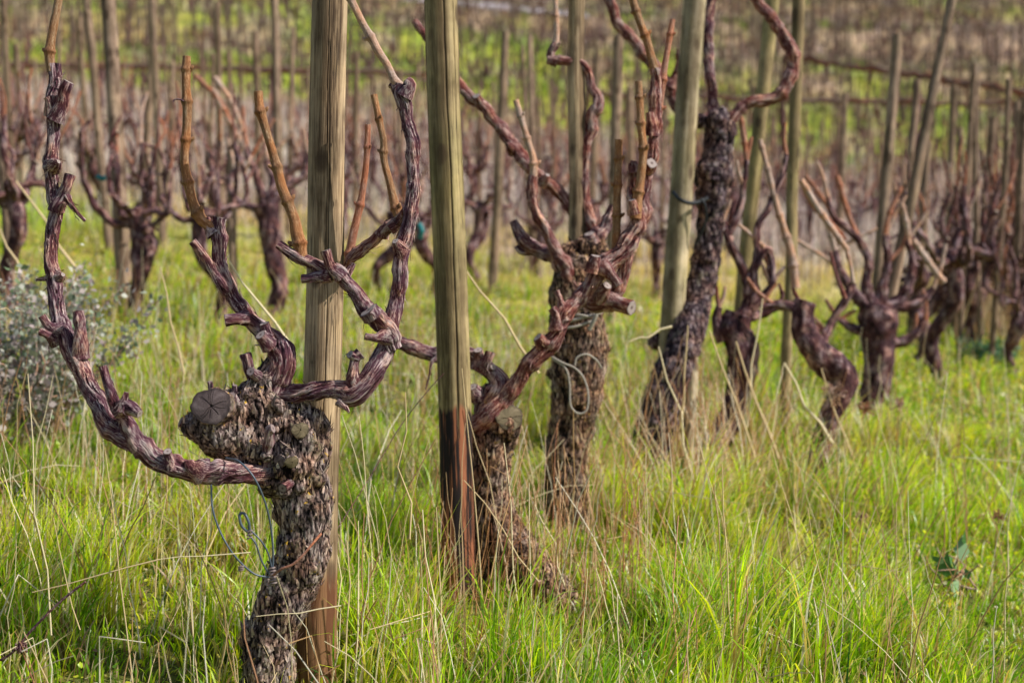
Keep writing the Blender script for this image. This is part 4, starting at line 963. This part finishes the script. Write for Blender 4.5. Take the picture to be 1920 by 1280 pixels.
n = 21000
X, Y, A_, rr = scatter(n, 10.5, 38, rng, .5, .8, 9, .2)
pk = np.array([[.74,.60,.57], [.92,.82,.78], [.54,.38,.36], [.30,.19,.19], [.92,.84,.7]])
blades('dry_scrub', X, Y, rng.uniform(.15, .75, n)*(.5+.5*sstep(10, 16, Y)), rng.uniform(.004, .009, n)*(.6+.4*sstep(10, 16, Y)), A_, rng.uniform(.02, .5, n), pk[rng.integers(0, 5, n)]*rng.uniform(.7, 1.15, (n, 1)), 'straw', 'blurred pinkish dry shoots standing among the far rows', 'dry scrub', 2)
def herbs(name, n, y0, y1, size, hmax, xf, label):
    """tiny rounded leaves of low herbs and scraps of dead leaf"""
    X, Y, A_, rr = scatter(n, y0, y1, rng, .3, 1.0, 14, .035)
    k_ = xf(X, Y) > rng.random(n); X, Y, rr = X[k_], Y[k_], rr[k_]; n = len(X)
    z = g(X, Y)+rng.random(n)**1.3*hmax*(.5+.5*np.cos(np.clip(rr, 0, 2)))
    d_ = rng.normal(0, 1, (n, 3)); d_[:, 2] *= .45; d_ /= np.linalg.norm(d_, axis=1)[:, None]; u_ = rng.normal(0, 1, (n, 3)); s_ = np.cross(d_, u_); s_ /= np.linalg.norm(s_, axis=1)[:, None]
    up = np.cross(s_, d_); c0 = np.stack([X, Y, z], 1); L = size*rng.uniform(.5, 1.4, n)[:, None]*(.6+.12*Y[:, None]); w = L*rng.uniform(.22, .5, n)[:, None]
    V = np.stack([c0, c0+d_*L*.35-s_*w+up*L*.12, c0+d_*L*.8-s_*w*.7+up*L*.1, c0+d_*L, c0+d_*L*.8+s_*w*.7+up*L*.1, c0+d_*L*.35+s_*w+up*L*.12], 1).reshape(-1, 3)
    b = (np.arange(n)*6)[:, None]; q = np.concatenate([b+[0, 1, 2, 3], b+[0, 3, 4, 5]])
    pal = np.array([[.30,.52,.02], [.52,.66,.03], [.72,.76,.05], [.14,.30,.03], [.78,.60,.10], [.92,.82,.62], [.42,.24,.14]]); c = pal[rng.choice(7, n, p=[.22,.22,.17,.12,.09,.13,.05])]*rng.uniform(.75, 1.2, (n, 1))
    me = raw_mesh(name, V, [q]); a = me.attributes.new('col', 'FLOAT_COLOR', 'POINT'); a.data.foreach_set('color', np.concatenate([np.repeat(c, 6, 0), np.ones((n*6, 1))], 1).astype(np.float32).ravel())
    me.materials.append(M['blade']); o = bpy.data.objects.new(name, me); C.objects.link(o); tag(o, label, 'herbs', None, 'stuff')
herbs('ground_herbs', 95000, 2.0, 9.5, .011, .07, lambda X, Y: .25+.75*sstep(.02, .2, X/Y+.03*np.sin(Y*5)), 'low tangle of small yellow-green herbs and leaf scraps under the grass')
# dry stalks
def stalks(name, rows, colors, label, ns=4):
    """rows: list of (points Nx3, radius)"""
    V = []; Q = []; Cc = []; n0 = 0
    for (pts, r), col in zip(rows, colors):
        pts = np.asarray(pts); m = len(pts); T, N, B = frames(pts)
        th = np.arange(ns)/ns*2*np.pi; rad = r*np.linspace(1, .5, m)
        v = pts[:, None]+rad[:, None, None]*(np.cos(th)[None, :, None]*N[:, None]+np.sin(th)[None, :, None]*B[:, None])
        ii = (np.arange(m-1)*ns)[:, None]+np.arange(ns)[None]; jj = (np.arange(m-1)*ns)[:, None]+((np.arange(ns)+1) % ns)[None]
        Q.append(np.stack([ii, jj, jj+ns, ii+ns], -1).reshape(-1, 4)+n0); V.append(v.reshape(-1, 3)); n0 += m*ns
        Cc.append(np.tile(np.append(col, 1), (m*ns, 1)))
    me = raw_mesh(name, np.concatenate(V), [np.concatenate(Q)], sm=np.ones(sum(len(q) for q in Q)))
    a = me.attributes.new('col', 'FLOAT_COLOR', 'POINT'); a.data.foreach_set('color', np.concatenate(Cc).astype(np.float32).ravel())
    me.materials.append(M['straw']); o = bpy.data.objects.new(name, me); C.objects.link(o); tag(o, label, 'dry grass', None, 'stuff')
SC = np.array([[.82,.62,.34], [.95,.80,.5], [.66,.40,.18], [.58,.30,.16], [.98,.88,.66]])
rows = []; cols = []
def add_stalk(x, y, h, la, ld, r, col, rng, kink=True):
    z = float(g(x, y)); n = 6; t = np.linspace(0, 1, n); ang = la*(.4+.6*t); dx = np.concatenate([[0], np.cumsum(np.sin(ang[1:]))])/(n-1)*h; dz = np.concatenate([[0], np.cumsum(np.cos(ang[1:]))])/(n-1)*h
    p = np.stack([x+dx*math.cos(ld), y+dx*math.sin(ld), z+dz], 1); p[1:] += rng.normal(0, .003, (n-1, 3))
    if kink and rng.random() < .12:
        k_ = rng.integers(2, 5); v = rng.normal(0, 1, 3); v[2] = -abs(v[2])*.4; v = nrm(v)
        for q in range(k_, n): p[q] = p[k_]+v*h/n*(q-k_+.01)
    rows.append((p, r)); cols.append(col)
X, Y = scatter(1900, 2.15, 6.5, rng, .2, .9)
for x, y in zip(X, Y):
    d_ = fbm(np.array([[x*1.2, y*1.0, 3.]]), 2, 8)[0]
    if d_ < -.25 and rng.random() < .6: continue
    if x > .15*y+.1 and rng.random() < .55: continue
    h = rng.uniform(.16, .38) if y < 2.6 else rng.uniform(.2, .5)
    add_stalk(x, y, h, rng.gamma(1.5, .28), rng.uniform(0, 6.28), rng.uniform(.0009, .0021), SC[rng.integers(0, 5)]*rng.uniform(.7, 1.1), rng)
# reddish dry thicket round the twisted vine
for _ in range(300):
    q, d_ = ray_ground(rng.normal(1320, 120), rng.normal(900, 50))
    if d_ > 8: continue
    add_stalk(q[0], q[1], rng.uniform(.15, .48), rng.uniform(.05, .7), rng.choice([0, np.pi])+rng.normal(0, .5), rng.uniform(.001, .0022), SC[rng.integers(0, 5)]*[1.05, .92, .88]*rng.uniform(.8, 1.15), rng)
for _ in range(190):
    q, d_ = ray_ground(rng.uniform(760, 1220), rng.normal(1120, 60))
    add_stalk(q[0], q[1], rng.uniform(.15, .4), rng.uniform(.05, .5), rng.uniform(0, 6.28), rng.uniform(.0008, .0018), SC[rng.integers(0, 5)]*[1.0, .8, .75]*rng.uniform(.6, 1.1), rng)
for _ in range(700):
    q, d_ = ray_ground(rng.uniform(1790, 1960), rng.uniform(545, 660))
    add_stalk(q[0], q[1], rng.uniform(.2, .5), rng.uniform(.05, .4), rng.uniform(0, 6.28), rng.uniform(.002, .004), SC[rng.integers(0, 3)]*rng.uniform(.7, 1.1), rng)
# stalks measured one by one (upper point, lower point, radius px, depth)
for (x0, y0, x1, y1, r, d_) in [(52,700,96,1190,2.0,2.5),(197,845,250,1290,1.7,2.5),(0,580,36,583,1.5,2.9),(100,970,150,1180,1.6,2.55),(760,735,768,1010,2,2.75),(792,955,815,1300,2.6,2.7),(818,950,826,1300,2,2.68),
        (945,830,985,1290,1.8,3.0),(992,905,1004,1290,1.6,2.95),(1095,1030,1065,1130,1.6,3.0),(866,690,905,1140,1.6,3.1),(862,490,1010,700,3.2,3.9),(430,490,540,640,3.4,3.6),(300,500,345,700,2.6,4.0),
        (60,1110,300,1048,1.6,2.5),(300,1048,470,1035,1.4,2.5),(480,1155,640,1135,1.5,2.5),(30,340,140,500,4,5.0),(0,430,60,560,4,4.8),(870,900,1010,1090,1.8,3.1),(1235,650,1300,900,2.6,4.2),(1330,620,1430,900,2.6,4.4),(1470,680,1560,830,3.4,4.6),(1000,940,1060,1100,2.0,3.3),
        (1380,640,1460,860,3,4.6),(1290,610,1275,800,2.2,4.2),(1180,640,1260,612,2.6,4.2),(1430,560,1400,800,2.4,4.6),(1540,690,1600,860,2.4,4.8)]:
    a_ = P(x0, y0, d_); b_ = P(x1, y1, d_+.02); m_ = (a_+b_)/2+rng.normal(0, .006, 3)
    rows.append((np.array([b_, b_*.75+a_*.25+rng.normal(0, .003, 3), m_, b_*.25+a_*.75+rng.normal(0, .003, 3), a_]), r*d_/F)); cols.append(SC[rng.integers(0, 2)]*.95)
stalks('dry_stalks', rows, cols, 'dry straw-coloured and reddish stalks standing through the grass')

# ------------------------------------------------------------------ broadleaf plants
def leafy(name, label, cat, c, rx, rz, n, ls, palette, stemcol, seed, stems=18, narrow=.35):
    rng = np.random.default_rng(seed); e = empty(name, tuple(c), label, cat)
    V = []; Q = []; Cc = []
    rows = []; cl = []
    tips = []
    for _ in range(stems):
        a = rng.uniform(0, 6.28); rr = rng.uniform(.2, 1)*rx; hh = rng.uniform(.55, 1)*rz; t = np.linspace(0, 1, 6)[:, None]
        p = np.concatenate([math.cos(a)*rr*t**1.3, math.sin(a)*rr*t**1.3, hh*t], 1)+rng.normal(0, .018, (6, 3)); rows.append((p, .0042)); tips.append(p)
    for i in range(n):
        p = tips[rng.integers(0, stems)]; t = rng.uniform(.25, 1)**.7*5; k_ = int(min(t, 4)); b = p[k_]*(1-(t-k_))+p[k_+1]*(t-k_)+rng.normal(0, rx*.065, 3)
        d_ = nrm(rng.normal(0, 1, 3)+[0, 0, .4]); s_ = nrm(np.cross(d_, rng.normal(0, 1, 3))); L = ls*rng.uniform(.5, 1.3); w = L*narrow; up = np.cross(s_, d_)*L*.12
        q = [b, b+d_*L*.5-s_*w+up, b+d_*L, b+d_*L*.5+s_*w+up]; n0 = len(V); V += q; Q.append([n0, n0+1, n0+2, n0+3]); cc_ = palette[rng.integers(0, len(palette))]*rng.uniform(.7, 1.2); Cc += [np.append(cc_, 1)]*4
    me = raw_mesh('foliage', np.array(V), [np.array(Q)], sm=np.ones(len(Q))); a = me.attributes.new('col', 'FLOAT_COLOR', 'POINT'); a.data.foreach_set('color', np.array(Cc, np.float32).ravel())
    me.materials.append(M['leaf']); o = bpy.data.objects.new('foliage', me); C.objects.link(o); o.parent = e
    V = []; Q = []; Cc = []; n0 = 0
    G = Geo()
    for p, r in rows: tube(G, np.concatenate([p, np.linspace(r, r*.4, 6)[:, None]], 1), .03, 5, 'none', 1)
    G.build('stem', [M[stemcol], M['cut']], e)
    return e
grey = np.array([[.26,.33,.22], [.36,.42,.30], [.5,.54,.43], [.16,.24,.12], [.55,.5,.45], [.3,.26,.24]])
q, d_ = ray_ground(95, 845)
leafy('shrub', 'grey-green small-leaved bushy plant behind the long left arm', 'shrub', (q[0], q[1], q[2]), .32, .56, 4200, .022, grey*np.array([1.25,1.15,1.2]), 'canegrey', 3, 34)
q, d_ = ray_ground(20, 870)
leafy('shrub', 'brownish grey withered bushy plant at the left photo edge', 'shrub', (q[0], q[1], q[2]), .22, .36, 900, .025, np.array([[.34,.28,.26], [.42,.36,.32], [.25,.27,.17]]), 'canegrey', 4, 26)
q, d_ = ray_ground(1800, 1120)
leafy('weed', 'broad blue-green leafed weed in the grass at lower right', 'weed', (q[0], q[1], q[2]), .10, .16, 12, .07, np.array([[.16,.36,.1], [.3,.46,.22]]), 'canegrey', 5, 6, .25)
q, d_ = ray_ground(1850, 690)
leafy('weed', 'bluish green ferny weed clump near the right photo edge', 'weed', (q[0], q[1], q[2]), .22, .16, 700, .05, np.array([[.12,.28,.12], [.2,.36,.2]]), 'canegrey', 6, 20, .12)
def seedhead(label, x, y, xb, yb, d, R, col, n=46, seed=1):
    rng = np.random.default_rng(seed); c = P(x, y, d); b = P(xb, yb, d+.03); z = float(g(b[0], b[1])); b[2] = z
    e = empty('dry_weed', tuple(b), label, 'weed'); G = Geo()
    tube(G, [[*b, .0018], [*((b+c)/2+rng.normal(0, .01, 3)), .0016], [*c, .0012]], .03, 5, 'none', 1); G.build('stem', [M['canered'], M['cut']], e, b)
    G = Geo()
    for _ in range(n):
        v = nrm(rng.normal(0, 1, 3)+[0, 0, .5])*R*rng.uniform(.5, 1.1); tube(G, [[*c, .0008], [*(c+v*.6+rng.normal(0, .003, 3)), .001], [*(c+v), .0022]], R*.3, 4, 'none', 1, False, True, 0)
    G.build('seed_head', [M[col]], e, b)
seedhead('dry pinkish seed head before the bulging bent vine', 1562, 740, 1560, 900, 4.6, .045, 'canegrey', 60, 1)
seedhead('dry reddish seed head low beside the spreading vine foot', 1625, 770, 1640, 900, 4.9, .035, 'canered', 50, 2)
seedhead('small dry umbel standing right of the reddish seed head', 1685, 760, 1640, 960, 4.7, .03, 'canegrey', 40, 3)
seedhead('rusty upright dock spike in the lower right grass', 1873, 970, 1868, 1060, 4.0, .024, 'canered', 30, 4)
seedhead('pale dry flower head in the right-hand grass', 1615, 968, 1560, 1090, 3.9, .02, 'canegrey', 34, 5)
seedhead('dark reddish burr on the bramble at the lower left edge', 40, 1215, 60, 1290, 2.45, .012, 'arm', 26, 6)

def thing_curve(name, label, cat, curves, m, parts=None, style='none'):
    """wires and twigs: first curve is the thing itself"""
    G = Geo()
    for pts in curves: tube(G, pts, .004, 8, style, 3, True, True, 0)
    loc = np.array(curves[0][0][:3]); o = G.build(name, [M[m]], None, loc); o.location = loc; tag(o, label, cat); return o, loc
def cw(pts, d, r): return px([(a, b, r, (c[0] if c else 0)) for a, b, *c in pts], d)
o, loc = thing_curve('tie_wire', 'dark blue-grey wire hooked round the left arm, hanging by its trunk', 'wire',
    [cw([(424,858,-.10),(450,866,-.14),(478,898,-.15),(498,945,-.13),(508,990,-.11),(512,1040,-.10),(510,1075,-.095)], D1, 1.9),
     cw([(396,908,-.12),(398,950,-.13),(410,990,-.13),(430,1028,-.13),(452,1055,-.12),(478,1076,-.11),(505,1082,-.10)], D1, 1.9),
     cw([(465,1000,-.12),(480,1020,-.12),(490,1050,-.11),(506,1078,-.10)], D1, 1.7), cw([(468,992,-.12),(488,1012,-.12),(502,1035,-.11),(509,1062,-.1)], D1, 1.7),
     cw([(466,998,-.12),(453,985,-.125),(449,965,-.125),(458,962,-.125),(466,978,-.125),(468,996,-.12)], D1, 2.8)], 'wire')
tw = []
for k_ in range(40):
    t = k_/39; tw.append((510+6*math.sin(t*38)-1+4*t, 1062+34*t, -.10+.006*math.cos(t*38)))
G = Geo(); tube(G, cw(tw, D1, 1.7), .002, 7, 'none', 1, True, True, 0)
tube(G, cw([(505+9*math.cos(a), 1090+8*math.sin(a), -.1) for a in np.linspace(0, 6.2, 14)], D1, 1.6), .002, 7, 'none', 1, True, True, 0)
tube(G, cw([(468+5*math.sin(a*3), 992+a*3, -.125+.004*math.cos(a*3)) for a in np.linspace(0, 6.2, 26)], D1, 1.3), .002, 7, 'none', 1, True, True, 0)
tube(G, cw([(452+5*math.sin(a*3), 1060+a*1.6, -.125+.004*math.cos(a*3)) for a in np.linspace(0, 6.2, 26)], D1, 1.4), .002, 7, 'none', 1, True, True, 0)
t_ = G.build('twist', [M['twist']], o, loc)
thing_curve('tendril', 'thin brown dried tendril curling across the nearest trunk', 'tendril', [cw([(512,1078,-.105),(528,1066,-.115),(548,1058,-.115),(568,1040,-.11),(585,1020,-.10),(602,1000,-.08)], D1, 2.4)], 'canered')
thing_curve('dry_tendril', 'small dark hooked tendril on the upright orange cane', 'tendril', [cw([(345,190,-.01),(335,186,-.01),(326,188,-.01),(325,192,-.01)], D1, 1.6)], 'arm')
thing_curve('vine_tie', 'pale looped tie hanging on the thick scaly vine', 'tie',
    [cw([(1035,672,-.10),(1060,690,-.11),(1068,720,-.11),(1070,760,-.11),(1085,775,-.11),(1100,768,-.11),(1103,740,-.11),(1095,710,-.11),(1078,690,-.11),(1055,680,-.11),(1034,668,-.1)], D3, 1.9),
     cw([(1078,685,-.11),(1082,670,-.11),(1100,664,-.105),(1118,675,-.09),(1128,690,-.07)], D3, 1.8)], 'tie')
thing_curve('vine_tie', 'pale raffia wound just under the head of the thick scaly vine', 'tie',
    [cw([(1040,612,-.05),(1060,604,-.1),(1090,596,-.11),(1120,588,-.09),(1135,580,-.05)], D3, 3), cw([(1050,600,-.06),(1080,590,-.11),(1110,592,-.11),(1130,570,-.08)], D3, 2.4),
     cw([(1105,618,-.11),(1118,590,-.12),(1122,565,-.11),(1145,552,-.08)], D3, 4), cw([(1055,615,-.1),(1080,612,-.11),(1115,600,-.1)], D3, 2.6)], 'tie')
o, loc = thing_curve('vine_tie', 'black twine binding the twisted vine to the pale post', 'tie',
    [cw([(1262,360,-.10),(1275,374,-.14),(1295,381,-.13),(1312,378,-.1),(1325,372,-.06)], D4-.02, 4), cw([(1314,372,-.1),(1322,385,-.1),(1324,410,-.09),(1316,435,-.08),(1305,455,-.06)], D4-.02, 2.4)], 'black')
thing_curve('bramble_stem', 'thin dark thorny stem arching up to the left arm of the shaggy vine', 'bramble', [cw([(560,1100,.1),(620,1010,.2),(690,900,.4),(750,800,.5),(800,735,.5),(832,700,.5)], 2.75, .9)], 'arm')
thing_curve('bramble_stem', 'dark curved twig crossing the grass in the lower left corner', 'bramble', [cw([(-20,1245),(20,1225),(60,1180),(110,1130),(160,1090)], 2.45, 2.4)], 'arm')
thing_curve('fallen_branch', 'dark curved twig under the grey shrub', 'branch', [cw([(-20,788),(20,796),(50,785),(60,760),(70,735)], 4.2, 4)], 'arm')
for x, y, d_, lb in [(115,442,7.15,'left of the stout pale-headed vine'), (0,0,0,'')][:1]:
    G = Geo()
p_ = P(190, 332, 7.0)
thing_curve('vine_tie', 'tiny teal plastic tie beside the tall sunlit stake', 'tie', [cw([(183,331,0),(192,335,-.02),(202,331,0)], 7.1, 5)], 'teal')
thing_curve('vine_tie', 'small teal plastic tie on the greenish post edge, behind', 'tie', [cw([(786,420,0),(791,432,-.02),(788,446,0)], 7.1, 5)], 'teal')

# ------------------------------------------------------------------ light, camera, render
sc = bpy.context.scene
SUN_EL, SUN_AZ = math.radians(43), math.radians(102)      # azimuth clockwise from +Y (away from camera): sun high, from the right and a little behind the vines
w = bpy.data.worlds.new('World'); sc.world = w; w.use_nodes = True; nt = w.node_tree
sky = nt.nodes.new('ShaderNodeTexSky'); sky.sky_type = 'NISHITA'; sky.sun_disc = False; sky.sun_elevation = SUN_EL; sky.sun_rotation = SUN_AZ
nt.links.new(sky.outputs[0], nt.nodes['Background'].inputs[0]); nt.nodes['Background'].inputs[1].default_value = .116
L = bpy.data.lights.new('sun', 'SUN'); L.energy = 5.0; L.angle = math.radians(.5); L.color = (1, .955, .89)
lo = bpy.data.objects.new('sun', L); C.objects.link(lo)
dv = Vector((math.sin(SUN_AZ)*math.cos(SUN_EL), math.cos(SUN_AZ)*math.cos(SUN_EL), math.sin(SUN_EL)))
lo.rotation_euler = dv.to_track_quat('Z', 'Y').to_euler(); lo.location = (5, 5, 8)
cam = bpy.data.cameras.new('camera'); co = bpy.data.objects.new('camera', cam); C.objects.link(co); sc.camera = co
co.location = (0, 0, CAMZ); co.rotation_euler = (math.pi/2-PITCH, 0, 0)
cam.lens = 50; cam.sensor_width = 36; cam.clip_start = .05; cam.clip_end = 2000
cam.dof.use_dof = True; cam.dof.focus_distance = 2.72; cam.dof.aperture_fstop = 3.5
sc.view_settings.view_transform = 'Standard'; sc.view_settings.look = 'None'; sc.view_settings.exposure = 0; sc.view_settings.gamma = 1
sc.render.engine = 'CYCLES'; sc.cycles.use_denoising = True; sc.cycles.max_bounces = 6; sc.cycles.diffuse_bounces = 3; sc.cycles.transmission_bounces = 3
